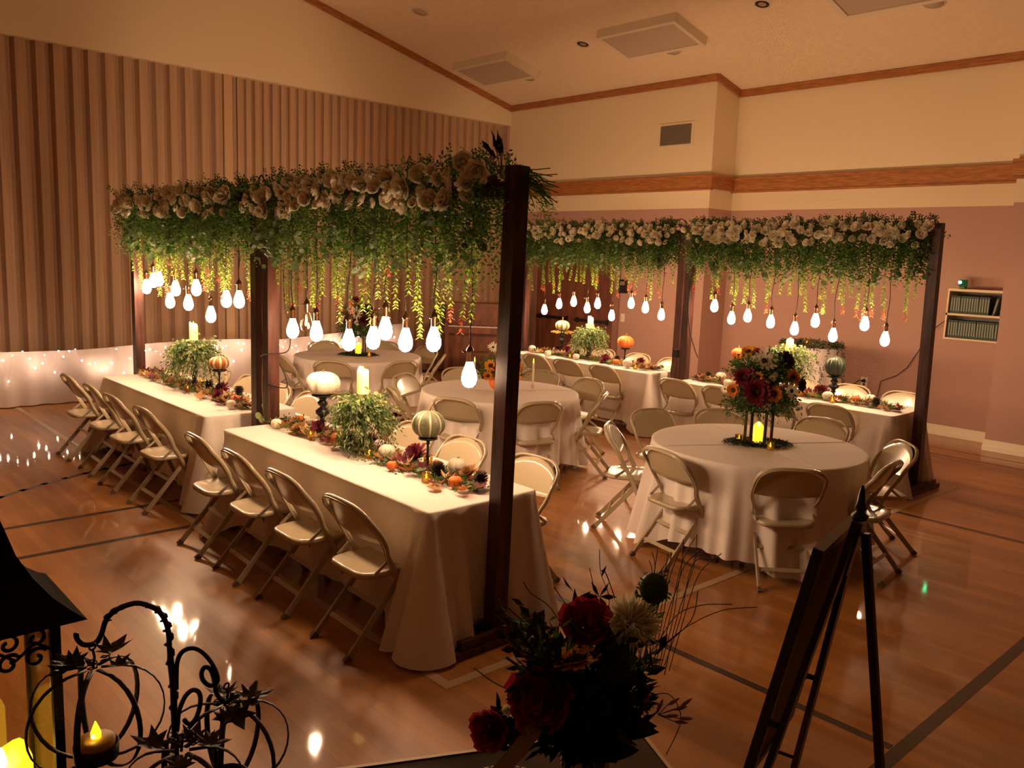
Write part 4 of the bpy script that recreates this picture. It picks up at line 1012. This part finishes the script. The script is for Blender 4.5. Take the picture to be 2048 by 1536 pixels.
inst(POL, (cx, cy, ZT), .4, .115, 'orange pumpkin vase under the sunflowers on the middle round table', 'pumpkin')
bq = empty('bouquet', (cx, cy, ZT+.14), 0, 'sunflower and plum bouquet rising from the orange pumpkin', 'bouquet'); g = MB()
for i in range(330):
    d = rdir(-.1, 1); L = rnd(.12, .27)
    for q in range(11): g.cur = R.choice((0, 1, 2)); g.leaf(d*L*q/10+V((0, 0, .02)), d+rdir()*.8, rdir(), .032, .009)
g.build('greenery', ['g_mid', 'g_dark', 'g_sage'], bq)
for dx, dzz, proto, nmf, s_ in ((.12, .02, FG, 'golden_sunflower', 1.7), (.17, .12, FA, 'amber_sunflower', 1.0), (.12, .18, FP, 'plum_dahlia', 1.5), (-.1, .12, FG, 'golden_sunflower', 1.2), (-.08, .3, FW, 'cream_daisy', .9), (.05, .26, FB, 'burgundy_dahlia', 1.3), (.0, .1, FB, 'burgundy_dahlia', 1.4), (-.12, .02, FA, 'amber_sunflower', 1.1)):
    p = V((.73, -.68, 0))*dx+V((-.68, -.73, 0))*.14+V((0, 0, dzz)); f = empty(nmf, p); f.parent = bq
    for ch in proto.children: c = ch.copy(); COL.objects.link(c); c.parent = f
    f.scale = (s_,)*3; f.rotation_mode = 'QUATERNION'; f.rotation_quaternion = V((-.5+.5*dx, -.6-.5*dx, .25)).to_track_quat('Z', 'Y')
for i, (x, y, lb) in enumerate(((5.70, 5.84, 'white taper candle in a clear glass holder, clear of the arch post'), (5.24, 6.19, 'white taper candle in a glass holder behind the low bulb'))):
    e = empty('taper_candle', (x, y, ZT), 0, lb, 'candle', 'taper candles on the pumpkin-vase table')
    a = MB(); a.lathe([(.032, 0), (.034, .005), (.012, .012), (.008, .03), (.015, .045), (.017, .07), (.013, .07), (.011, .05)], 16, cap=False); a.build('glass_holder', 'glass', e)
    a = MB(); a.lathe([(.011, .05), (.0105, .28), (.004, .285)], 12); a.build('wax', 'wax_white', e)
    a = MB(); a.lathe([(.001, .284), (.007, .293), (.005, .31), (.001, .33)], 8, cap=False); a.build('flame', 'flame', e)

# cocktail table by the wall
gx, gy, gz = 10.30, 5.36, 1.06
g = MB(); g.smooth = True; n = 120; rings = []
for f in (.5, .98): rings.append([g.av((.36*f*math.cos(2*PI*i/n), .36*f*math.sin(2*PI*i/n), gz)) for i in range(n)])
for q in range(13):
    t = q/12; rings.append([g.av(((.365+.07*t+.028*t*math.sin(2*PI*i/n*13))*math.cos(2*PI*i/n), (.365+.07*t+.028*t*math.sin(2*PI*i/n*13))*math.sin(2*PI*i/n), gz-.004-(gz-.02)*t)) for i in range(n)])
for A, B in zip(rings, rings[1:]):
    for j in range(n): g.af((B[j], B[(j+1) % n], A[(j+1) % n], A[j]))
g.af(rings[0]); tag(g.build('tablecloth', 'sheet', None, (gx, gy, 0)), 'white floor-length cloth on the small tall round table by the mauve wall', 'tablecloth')
e = empty('cocktail_table', (gx, gy, 0), 0, 'tall small round table under the cloth by the mauve wall', 'table')
a = MB(); a.lathe([(.35, gz-.03), (.35, gz-.005)], 30); a.build('tabletop', 'piano', e); a = MB(); a.lathe([(.25, 0), (.25, .02), (.03, .04), (.03, gz-.03)], 20); a.build('pedestal', 'black', e)
g = MB()
for i in range(420):
    t = rnd(0, 2*PI); r = .36+rnd(-.05, .02); g.cur = i % 2; p = V((r*math.cos(t), r*math.sin(t), gz+rnd(0, .04)))
    for q in range(6): g.leaf(p+rdir()*.03, rdir(), rdir(), .035, .012)
for t0 in (2.6, 3.0, 3.35, 3.75, 4.1, 4.6, 5.1, 5.4):
    L = rnd(.3, .75); t = t0
    for q in range(int(L/.012)):
        z = gz-q*.012; r = .39+.07*(gz-z)/gz; t += rnd(-.03, .03); g.cur = q % 2; g.leaf((r*math.cos(t), r*math.sin(t), z), rdir()+V((0, 0, -.4)), rdir(), .04, .014)
tag(g.build('table_garland', ['g_black', 'g_sage'], None, (gx, gy, 0)), 'dark trailing ivy garland round the rim of the small tall table', 'garland')
inst(VO, (gx-.1, gy+.02, gz+.001), 0, 1.3, 'tiny lit candle on the tall round table by the wall', 'candle')

# ---------------------------------------------------------------- foreground display table
K = V((1.563, 1.176, 0)); da = V((-.899, .438, 0)).normalized(); db = V((-.438, -.899, 0)).normalized(); TH = .9; LA, LB = 1.85, .62
e = empty('display_table', K+da*LA/2+db*LB/2, math.atan2(da.y, da.x), 'black display table with a bright metal rim at the very front', 'table')
a = MB(); a.bb(-LA/2, LA/2, -LB/2, LB/2, TH-.03, TH); a.build('tabletop', 'tabletop', e)
a = MB()
for sy in (-1, 1): a.bb(-LA/2-.006, LA/2+.006, sy*LB/2-.005, sy*LB/2+.005, TH-.032, TH+.003)
for sx in (-1, 1): a.bb(sx*LA/2-.005, sx*LA/2+.005, -LB/2, LB/2, TH-.032, TH+.003)
a.build('metal_rim', 'pewter', e)
for sx in (-1, 1):
    for sy in (-1, 1): a = MB(); a.bb(sx*(LA/2-.05)-.02, sx*(LA/2-.05)+.02, sy*(LB/2-.05)-.02, sy*(LB/2-.05)+.02, 0, TH-.03); a.build('leg', 'black', e)
# lace doily
def doily(x, y, r, label):
    g = MB(); z = TH+.003
    for k in range(18):
        a0 = 2*PI*k/18; c = V((math.cos(a0), math.sin(a0), 0))
        for rr, lr, sc in ((.86, .14, 1), (.60, .10, 1), (.36, .07, 1)):
            P = [V((r*(rr*c.x)+r*lr*math.cos(b), r*(rr*c.y)+r*lr*math.sin(b), 0)) for b in [2*PI*i/10 for i in range(10)]]; g.tube(P, .0022, 4, closed=True)
        for q in range(5):
            b = a0+(q-2)*.06; g.ball((r*1.0*math.cos(b), r*1.0*math.sin(b), 0), .0042, 4)
        g.tube([c*r*.08, c*r*.95], .0018, 4)
    for rr in (.1, .28, .48, .73): g.tube([(r*rr*math.cos(2*PI*i/40), r*rr*math.sin(2*PI*i/40), 0) for i in range(40)], .0022, 4, closed=True)
    tag(g.build('lace_doily', 'lace', None, (x, y, z)), label, 'doily', 'lace doilies on the display table')
doily(1.135, 1.19, .10, 'round white lace doily beside the bouquet vase'); doily(.93, 1.29, .09, 'second lace doily peeking at the bottom edge beyond the bouquet leaves')
# vase and dark bouquet
BV = V((1.296, 1.113, 0)); e = empty('ceramic_vase', (BV.x, BV.y, TH+.001), 0, 'beige ceramic vase holding the dark autumn bouquet', 'vase')
a = MB(); a.lathe([(.040, 0), (.05, .01), (.055, .05), (.05, .10), (.045, .13), (.040, .13), (.044, .09)], 24, cap=False); a.build('body', 'vase', e)
rt = V((.73, -.68, 0)); fw = V((.68, .73, 0))
def bp(u, v, d=0.): return BV+rt*(u-1185)*.00107+fw*d+V((0, 0, TH+.13+(1470-v)*.00105))
bq = empty('bouquet', (0, 0, 0), 0, 'dark autumn bouquet with burgundy blooms and grasses in the foreground vase', 'bouquet')
g = MB(); base = bp(1190, 1480)
for i in range(330):
    u = rnd(1000, 1330); v = 1500-abs(R.gauss(0, 1))*120 if i % 2 else rnd(1230, 1470)
    tip = bp(1190+(u-1190)*(.45+.55*(1500-v)/260 if v > 1240 else 1), max(v, 1190), rnd(-.10, .10)); d = tip-base; g.cur = R.choice((0, 0, 0, 1))
    for q in range(9): t = .25+.75*q/8; g.leaf(base+d*t, d.normalized()+rdir()*.8, rdir(), rnd(.03, .06), rnd(.010, .022))
for i in range(16):
    tip = bp(rnd(1010, 1330), rnd(1250, 1400), rnd(-.05, .05)); g.cur = 2; g.tube([base, base.lerp(tip, .5)+V((0, 0, .02)), tip], .003, 5)
g.ball(bp(1190, 1400), .07, 8); g.ball(bp(1160, 1440), .06, 8); g.ball(bp(1225, 1330), .05, 8)
g.build('foliage', ['g_black', 'g_dark', 'stem'], bq)
def bloom(name, u, v, d, s_, proto_fn, mats, nrm=(-.6, -.7, .5)):
    f = proto_fn.build(name, mats, bq); f.location = bp(u, v, d); f.scale = (s_,)*3; f.rotation_mode = 'QUATERNION'; f.rotation_quaternion = V(nrm).to_track_quat('Z', 'Y'); return f
rm = MB(); rm.smooth = True
for k in range(7):
    n = 5+k; 
    for i in range(n):
        a0 = 2*PI*i/n+k*1.1+rnd(-.2, .2); el = 1.45-.23*k; o = V((math.cos(a0), math.sin(a0), 0)); rm.petalgrid(o*.05*k, (o*math.cos(el)+V((0, 0, math.sin(el)))), (-o.y, o.x, rnd(-.25, .25)), rnd(.5, .8), rnd(.55, .75), .2-.1*k, rnd(-.2, .5), 4, 4)
bloom('burgundy_peony', 1165, 1235, -.02, .060, rm, 'burg2', (-.5, -.5, .8)); bloom('burgundy_peony', 1085, 1378, -.05, .078, rm, 'burg2', (-.9, -.5, .3)); bloom('burgundy_peony', 990, 1450, -.05, .050, rm, 'burg2', (-1, -.3, .2))
def sun_into(name, u, v, d, s_, proto, nrm):
    f = empty(name, bp(u, v, d)); f.parent = bq
    for ch in proto.children: c = ch.copy(); COL.objects.link(c); c.parent = f
    f.scale = (s_,)*3; f.rotation_mode = 'QUATERNION'; f.rotation_quaternion = V(nrm).to_track_quat('Z', 'Y')
sun_into('golden_sunflower', 1150, 1285, -.075, 1.0, FG, (-.2, .1, 1)); sun_into('golden_sunflower', 1290, 1400, .0, .8, FA, (1, -.5, .1))
g = MB(); c = bp(1262, 1235)   # shaggy cream mum
for i in range(620):
    d = rdir(-.6, 1); g.leaf(c+d*.018, d+rdir()*.45, rdir(), rnd(.034, .062), .0065, .3)
g.build('cream_mum', 'white_p', bq)
g = MB(); c = bp(1036, 1405, -.06)
for i in range(420): q = rnd(-1, 1); d = V((-.73, .68, .1))*q*.028; g.leaf(c+d, rdir()+V((-.1, .1, .5)), rdir(), .020*(1.1-q*q), .0025)
g.build('feather_tuft', 'white_p', bq)
g = MB(); g.ball(bp(1302, 1158), .031, 12, 1.1)
for i in range(60): d = rdir(); g.leaf(bp(1302, 1158)+d*.03, d+rdir(), rdir(), .014, .006)
g.build('seed_head', 'g_dark', bq)
g = MB(); g.smooth = True
def blade_leaf(p, d, w, L, W):
    d = V(d).normalized(); w = V(w); w = (w-d*w.dot(d)).normalized(); n = w.cross(d); G = []
    for i in range(9):
        t = i/8; wd = W*(math.sin(PI*t**.8)**.8 if 0 < t < 1 else .02); c = V(p)+d*L*t-n*.25*L*t*t
        G.append([g.av(c+w*wd*(j/4-.5)+n*.25*wd*abs(j/2-1)) for j in range(5)])
    for i in range(8):
        for j in range(4): g.af((G[i][j], G[i][j+1], G[i+1][j+1], G[i+1][j]))
blade_leaf(bp(1215, 1345, -.07), (-.05, 0, 1), (.73, -.68, 0), .13, .055); blade_leaf(bp(1120, 1345, -.07), (-.25, .2, 1), (.73, -.68, 0), .10, .04)
blade_leaf(bp(1225, 1475, -.02), (.72, -.67, .30), (-.2, .2, 1), .11, .05); blade_leaf(bp(1170, 1490, -.06), (.8, -.7, .15), (.2, .3, .9), .12, .05); blade_leaf(bp(1050, 1440, -.06), (-.75, .68, .1), (.2, .3, .9), .09, .045)
for i in range(120):
    c0 = bp(rnd(1000, 1110), rnd(1430, 1490), rnd(-.07, .02)); g.leaf(c0, rdir()+V((-.4, .4, .2)), rdir(), rnd(.03, .055), rnd(.014, .024))
for i in range(90):
    c0 = bp(rnd(1120, 1300), rnd(1290, 1480), rnd(-.08, .02)); g.leaf(c0, rdir(), rdir(), rnd(.03, .055), rnd(.014, .024))
g.tube([bp(1180, 1470), bp(1080, 1460, -.04), bp(985, 1455, -.05)], .004, 5)
for c0, n in ((bp(1090, 1275), 7), (bp(1195, 1180), 6), (bp(1080, 1290), 6)):
    for i in range(n): a0 = 2*PI*i/n; g.leaf(c0, (.73*math.cos(a0), -.68*math.cos(a0), math.sin(a0)), rdir(), .038, .012)
g.leaf(bp(1197, 1140), (.25, -.23, 1), (1, 0, 0), .03, .012)
g.build('broad_leaves', ['g_black'], bq)
g = MB()
def blade(P, r=.0011): g.tube(smooth_path([bp(*p) for p in P], 5), r, 4)
blade([(1200, 1300, 0), (1215, 1190, 0), (1195, 1130, 0), (1190, 1080, 0)]); blade([(1205, 1240, 0), (1180, 1150, 0), (1172, 1120, 0)]); blade([(1225, 1180, 0), (1205, 1130, 0), (1195, 1125, 0)])
blade([(1150, 1290, 0), (1100, 1210, 0), (1060, 1180, 0), (1042, 1155, 0)]); blade([(1180, 1260, 0), (1130, 1200, 0), (1103, 1163, 0)]); blade([(1130, 1290, -.02), (1070, 1260, 0), (995, 1195, 0)], .0016); blade([(1110, 1300), (1090, 1260), (1083, 1225)])
for q in range(13):
    u0 = 1270+q*6; blade([(u0, 1330, rnd(-.03, .03)), (u0+12+q, 1220, 0), (1290+q*8+rnd(-8, 8), 1120+rnd(-20, 20), 0), (1285+q*11+rnd(-15, 15), 1075+rnd(-40, 30), 0)])
blade([(1310, 1300, 0), (1370, 1240, 0), (1440, 1200, 0), (1510, 1190, .0)]); blade([(1310, 1290, 0), (1350, 1215, 0), (1400, 1190, 0), (1460, 1186, 0)]); blade([(1320, 1290), (1380, 1225), (1390, 1160)])
blade([(1290, 1400, 0), (1345, 1385, 0), (1375, 1440, 0), (1350, 1520, 0)]); blade([(1060, 1400, 0), (1000, 1380, 0), (950, 1345, 0)], .0014)
g.build('grass_blades', 'stem', bq)
g = MB()
stem0 = [(1285, 1480), (1310, 1440), (1330, 1420)]; g.cur = 1; g.tube([bp(*p) for p in stem0], .002, 5)
for (u, v, a0) in ((1325, 1425, 1.2), (1345, 1410, .6), (1340, 1435, .1), (1358, 1420, .3), (1360, 1445, -.1), (1372, 1412, .7), (1370, 1438, 0)):
    p = bp(u, v); d = V((.73*math.cos(a0), -.68*math.cos(a0), math.sin(a0)))
    g.cur = 1; g.tube([bp(1328, 1432), p], .001, 4); g.cur = 0; g.tube([p, p+d*.01, p+d*.022, p+d*.032], [.001, .005, .004, .0005], 6)
g.build('seed_sprig', ['tan', 'stem'], bq)
g = MB(); g.smooth = True
P = [bp(1095, 1400, -.08), bp(1060, 1440, -.10), bp(1020, 1490, -.11), bp(985, 1530, -.11)]
W = (.018, .022, .017, .010); I = [(g.av(p+V((.012, .012, w)) ), g.av(p-V((.012, .012, w)))) for p, w in zip(P, W)]
for A, B in zip(I, I[1:]): g.af((A[0], A[1], B[1], B[0]))
g.build('corn_husk_leaf', mat('ochre_husk', (.20, .10, .03), .7), bq)

# wire pumpkin stand
P0 = V((.52, 1.415, 0))
def hp(u, v, d=0.): return P0+rt*(u/3.2-352)*.00091+fw*d+V((0, 0, 1.358-(v/3.2+1080-1260)*.00087))
st = empty('hook_stand', (0, 0, 0), 0, 'twisted bronze iron stand with curled hooks on the display table', 'hanger stand')
g = MB(); pole = [hp(u, v) for u, v in ((1132, 1459), (1128, 1100), (1125, 900), (1110, 700), (1105, 560), (1085, 470), (1040, 400), (960, 365), (900, 360), (820, 390), (760, 430), (715, 490), (690, 570), (660, 630), (620, 655), (570, 655), (535, 620), (528, 580))]
pole = [V((pole[0].x, pole[0].y, TH+.012))]+pole
pp = smooth_path(pole, 5); g.tube(pp, [.0062]*20+[.0048]*(len(pp)-20), 8); g.build('pole', 'iron', st)
g = MB(); tw = [p+V((.0072*math.cos(i*.9), .0072*math.sin(i*.9), 0)) for i, p in enumerate(smooth_path(pole[1:13], 9))]; g.tube(tw, .0022, 5); g.build('vine_wrap', 'iron', st)
H2 = [(1140, 950), (1142, 860), (1150, 760), (1180, 690), (1240, 660), (1300, 680), (1360, 750), (1397, 840), (1395, 895), (1350, 915), (1310, 880), (1300, 830), (1320, 790), (1355, 800), (1378, 870), (1390, 960), (1420, 1010), (1450, 1030), (1485, 1000), (1490, 960)]
H3 = [(1150, 1190), (1160, 1120), (1180, 1050), (1220, 960), (1270, 910), (1310, 910), (1330, 950), (1325, 1020), (1305, 1080), (1280, 1100), (1262, 1080), (1258, 1055)]
for H in (H2, H3): g = MB(); n = len(H); g.tube(smooth_path([hp(u, v, (.004 if H is H2 else -.05*i/n)) for i, (u, v) in enumerate(H)], 5), .0042, 7); g.build('hook', 'iron', st)
g = MB(); g.lathe([(.085, 0), (.085, .006), (.01, .012)], 28, (P0.x+.004, P0.y-.003, TH+.001)); g.build('base', 'iron', st)
def wire_pumpkin(c, r, hz, hang, label, lit=True):
    e = empty('wire_pumpkin', c, .3, label, 'wire pumpkin', 'bronze wire pumpkins on the iron stand')
    for k in range(7):
        a0 = 2*PI*k/7+.3; o = V((math.cos(a0), math.sin(a0), 0)); g = MB(); P = []
        for i in range(15): t = -PI/2+PI*i/14; P.append(o*(r*math.cos(t)**.75 if math.cos(t) > 0 else 0)+o*.012+V((0, 0, hz*math.sin(t))))
        g.tube(P, .0052, 6, flat=.28, ref=(-o.y, o.x, 0)); g.build('rib', 'iron', e)
    g = MB(); g.tube([(0, 0, hz), (.003, 0, hz+.02), (0, 0, hz+hang)], .0025, 6); g.tube([(.006*math.cos(t), 0, hz+hang+.006*math.sin(t)+.004) for t in [2*PI*i/10 for i in range(10)]], .0018, 5, closed=True); g.build('hanger', 'iron', e)
    g = MB(); g.lathe([(.033, -hz+.004), (.036, -hz+.004), (.037, -hz+.030), (.034, -hz+.030), (.033, -hz+.010)], 20, cap=False); g.lathe([(.001, -hz+.002), (.034, -hz+.004)], 20); g.build('candle_cup', 'iron', e)
    g = MB(); rr = random.Random(int(c.x*1000))
    for i in range(6):
        a0 = rr.uniform(0, 2*PI); p = V((math.cos(a0)*.03, math.sin(a0)*.03, hz+rr.uniform(-.004, .012))); g.maple(p, (math.cos(a0), math.sin(a0), rr.uniform(-.5, .3)), (0, 0, 1), rr.uniform(.04, .06), .5)
    for i in range(3): a0 = rr.uniform(0, 6); g.tube([(math.cos(a0)*.02+.008*math.cos(t*1.3), math.sin(a0)*.02+.008*math.sin(t*1.3), hz+.006+t*.0015) for t in range(12)], .0013, 4)
    g.build('metal_leaves', 'iron', e)
    if lit:
        t = inst(TEA, V(c)+V((0, 0, -hz+.011)), 0, 1., 'battery tea light with a yellow flame inside the wire pumpkin by the lantern' if lit == 1 else 'battery tea light low inside the wire pumpkin under the curled hooks', 'candle')
TEA = empty('tea_light', (0, 0, 0)); g = MB(); g.lathe([(.031, 0), (.031, .026), (.028, .029), (.001, .027)], 22); g.build('wax', mat('tea_wax', (.75, .42, .1), .5), TEA)
g = MB(); g.lathe([(.001, .026), (.0085, .030), (.009, .038), (.005, .050), (.001, .060)], 12, cap=False); g.build('flame', mat('tea_flame', (1, .7, .1), .5, emit=(1, .62, .02), es=1.6), TEA); g = MB(); g.ball((-.004, -.004, .036), .0045, 6); g.build('led', 'flame_hot', TEA)
wire_pumpkin(V((.405, 1.470, 1.228)), .100, .085, .035, 'wire pumpkin lantern hanging beside the big lantern, its candle showing', 1)
wire_pumpkin(V((.600, 1.375, 1.135)), .098, .085, .030, 'wire pumpkin lantern hanging from the curled double hook, large leaf on top', 0)
wire_pumpkin(V((.475, 1.265, 1.155)), .085, .075, .020, 'wire pumpkin lantern hanging nearest the camera behind the pole', 0)
# tall metal lantern
lx, ly = .275, 1.645; hw = .092
e = empty('metal_lantern', (lx, ly, TH+.001), 0, 'large bronze lantern with flared roof and scrollwork beside the wire pumpkins', 'lantern')
zr = 1.385-TH
g = MB(); g.smooth = True; prof = [(.135, 0), (.118, .012), (.092, .036), (.068, .07), (.048, .11), (.034, .16), (.022, .20)]; prev = None
for r, z in prof:
    ringv = []
    for (sx, sy) in ((-1, -1), (1, -1), (1, 1), (-1, 1)): ringv.append(g.av((sx*r, sy*r, zr+z)))
    if prev: 
        for j in range(4): g.smooth = False; g.af((prev[j], prev[(j+1) % 4], ringv[(j+1) % 4], ringv[j]))
    else: g.af(list(reversed(ringv)))
    prev = ringv
g.af(prev); g.ball((0, 0, zr+.22), .022, 8); g.build('roof', 'roof', e)
for sx in (-1, 1):
    for sy in (-1, 1): g = MB(); g.bb(sx*hw-.008, sx*hw+.008, sy*hw-.008, sy*hw+.008, .02, zr); g.build('post', 'iron', e)
g = MB(); g.bb(-hw-.02, hw+.02, -hw-.02, hw+.02, 0, .022); g.build('base', 'iron', e)
def spiral(cx, cz, r0, turns, dirn, a0): return [(cx+r0*(1-.78*t/20)*math.cos(a0+dirn*turns*2*PI*t/20), cz+r0*(1-.78*t/20)*math.sin(a0+dirn*turns*2*PI*t/20)) for t in range(21)]
for face in range(4):
    g = MB(); rot = Matrix.Rotation(face*PI/2, 3, 'Z')
    for cx in (-.062, -.02, .02, .062):
        for cz, dn, a0 in ((zr-.030, 1, 2.5), (zr-.066, -1, .6)):
            g.tube([rot @ V((x, -hw, z)) for x, z in spiral(cx, cz, .019, 1.1, dn*(1 if cx < 0 else -1), a0)], .0035, 5)
    g.tube([rot @ V((-hw+.184*i/12, -hw, zr-.05-.012*math.cos(i*1.57))) for i in range(13)], .003, 5)
    g.tube([rot @ V((-hw, -hw, zr-.004)), rot @ V((hw, -hw, zr-.004))], .005, 5); g.build('scrollwork', 'iron', e)
    g = MB(); a1 = rot @ V((0, -hw+.004, 0)); g.box((a1.x, a1.y, (zr+.02)/2), (hw*2-.018, .002, zr-.03), rz=face*PI/2); g.build('glass_pane', 'glass', e)
inst(PC2, (lx+.015, ly-.02, TH+.024), 0, 1.35, 'yellow glowing pillar candle inside the large bronze lantern', 'candle')

# easel with framed board
A0 = V((2.044, .989, 1.312)); B0 = V((2.423, 1.071, 1.312)); du = (B0-A0).normalized(); fr = V((-du.y, du.x, 0)); dn = (fr*.196+V((0, 0, -1))).normalized()
e = empty('display_easel', (2.24, 1.0, 0), 0, 'dark wooden tripod easel standing in front of the lantern table', 'easel'); e.rotation_euler = (0, 0, 0)
def lo(p): return V(p)-V((2.24, 1.0, 0))
apex = V((2.252, .985, 1.352))
top = apex-dn*.02
nrm = du.cross(dn)
for s_ in (-1, 1):
    g = MB(); a1 = apex+du*s_*.022+dn*.05; b1 = V((apex.x, apex.y, 0))+fr*.25+du*(s_*.40-.03); b1.z = .0
    d_ = (b1-a1)
    g.bar(lo(a1), lo(b1), .040, .018, up=tuple(nrm)); lg = g.build('leg', 'frame', e)
    k = a1+d_*.40
    g = MB(); g.tube([lo(k-fr*.005), lo(k+fr*.03), lo(k+fr*.045)], [.009, .009, .02], 10); g.build('knob', 'frame', lg)
    k = a1+d_*.66; g = MB(); g.tube([lo(k), lo(k+fr*.085), lo(k+fr*.092+V((0, 0, .012))), lo(k+fr*.085+V((0, 0, .09)))], [.006, .006, .006, .009], 8); g.build('support_hook', 'frame', lg)
g = MB(); r0 = apex+V((0, 0, -.03))-fr*.02; r1 = V((2.29, .765, 0)); g.bar(lo(r0), lo(r1), .022, .016); g.build('leg', 'frame', e)
g = MB(); g.bar(lo(apex+dn*.16-nrm*0), lo(apex-dn*.0), .05, .03, up=tuple(nrm)); g.lathe([(.020, 0), (.024, .012), (.012, .024), (.017, .034), (.012, .05), (.007, .085), (.003, .10)], 12, lo(apex+V((0, 0, .005)))); g.build('head', 'frame', e)
bd = empty('framed_board', (0, 0, 0), 0, 'black framed board seen edge-on, propped on the dark easel', 'framed board')
T3 = Matrix((du, dn, du.cross(dn))).transposed(); W_, H_ = .375, .70; off = -du.cross(dn)*0
sgn = 1 if du.cross(dn).dot(fr) > 0 else -1; nv_ = du.cross(dn)*sgn
oc = A0+du*W_/2+dn*H_/2+nv_*.004
def bpart(name, uu, vv, ww, hh, th, m, o2=0.): g = MB(); g.box(oc+du*uu+dn*vv+nv_*o2, (ww, hh, th), T=T3); g.build(name, m, bd)
for s_ in (-1, 1): bpart('frame_side', s_*(W_/2-.014), 0, .028, H_, .028, 'frame'); bpart('frame_rail', 0, s_*(H_/2-.014), W_-.056, .028, .028, 'frame')
bpart('backing', 0, 0, W_-.05, H_-.05, .006, 'board_back', -.006); bpart('print', 0, 0, W_-.05, H_-.05, .004, 'white_p', .006)

for n_ in ('green_led', 'flame', 'flame_hot', 'wax'): M[n_].cycles.emission_sampling = 'NONE'
# ---------------------------------------------------------------- camera, world, light
f_, pt, ro, ya, Hc = 1675., .1483, .038, .7483, 2.038
F = V((math.sin(ya)*math.cos(pt), math.cos(ya)*math.cos(pt), -math.sin(pt))); R0 = V((math.cos(ya), -math.sin(ya), 0)); U0 = R0.cross(F)
Rr = R0*math.cos(ro)+U0*math.sin(ro); Uu = -R0*math.sin(ro)+U0*math.cos(ro)
cam = bpy.data.cameras.new('camera'); co = bpy.data.objects.new('camera', cam); COL.objects.link(co)
cam.sensor_width = 36; cam.lens = f_/2048*36; cam.clip_start = .05; cam.clip_end = 60
co.matrix_world = Matrix(((Rr.x, Uu.x, -F.x, 0), (Rr.y, Uu.y, -F.y, 0), (Rr.z, Uu.z, -F.z, Hc), (0, 0, 0, 1)))
sc = bpy.context.scene; sc.camera = co
w = bpy.data.worlds.new('world'); sc.world = w; w.use_nodes = True; w.node_tree.nodes['Background'].inputs[0].default_value = (1, .6, .35, 1); w.node_tree.nodes['Background'].inputs[1].default_value = .004
vs_ = sc.view_settings; vs_.view_transform = 'Standard'; vs_.look = 'None'; vs_.exposure = .32; vs_.gamma = 1; vs_.use_curve_mapping = False
sc.cycles.use_denoising = True; sc.cycles.sample_clamp_indirect = 4; sc.cycles.max_bounces = 6; sc.cycles.diffuse_bounces = 3; sc.cycles.glossy_bounces = 3; sc.cycles.transmission_bounces = 3; sc.cycles.use_adaptive_sampling = False; sc.cycles.use_light_tree = False; sc.cycles.transparent_max_bounces = 8
# prototypes that found no place are removed
for o in [x for x in COL.objects if x.parent is None and x.type in ('MESH', 'EMPTY') and 'label' not in x.keys() and 'kind' not in x.keys()]:
    for ch in list(o.children_recursive)+[o]: bpy.data.objects.remove(ch)
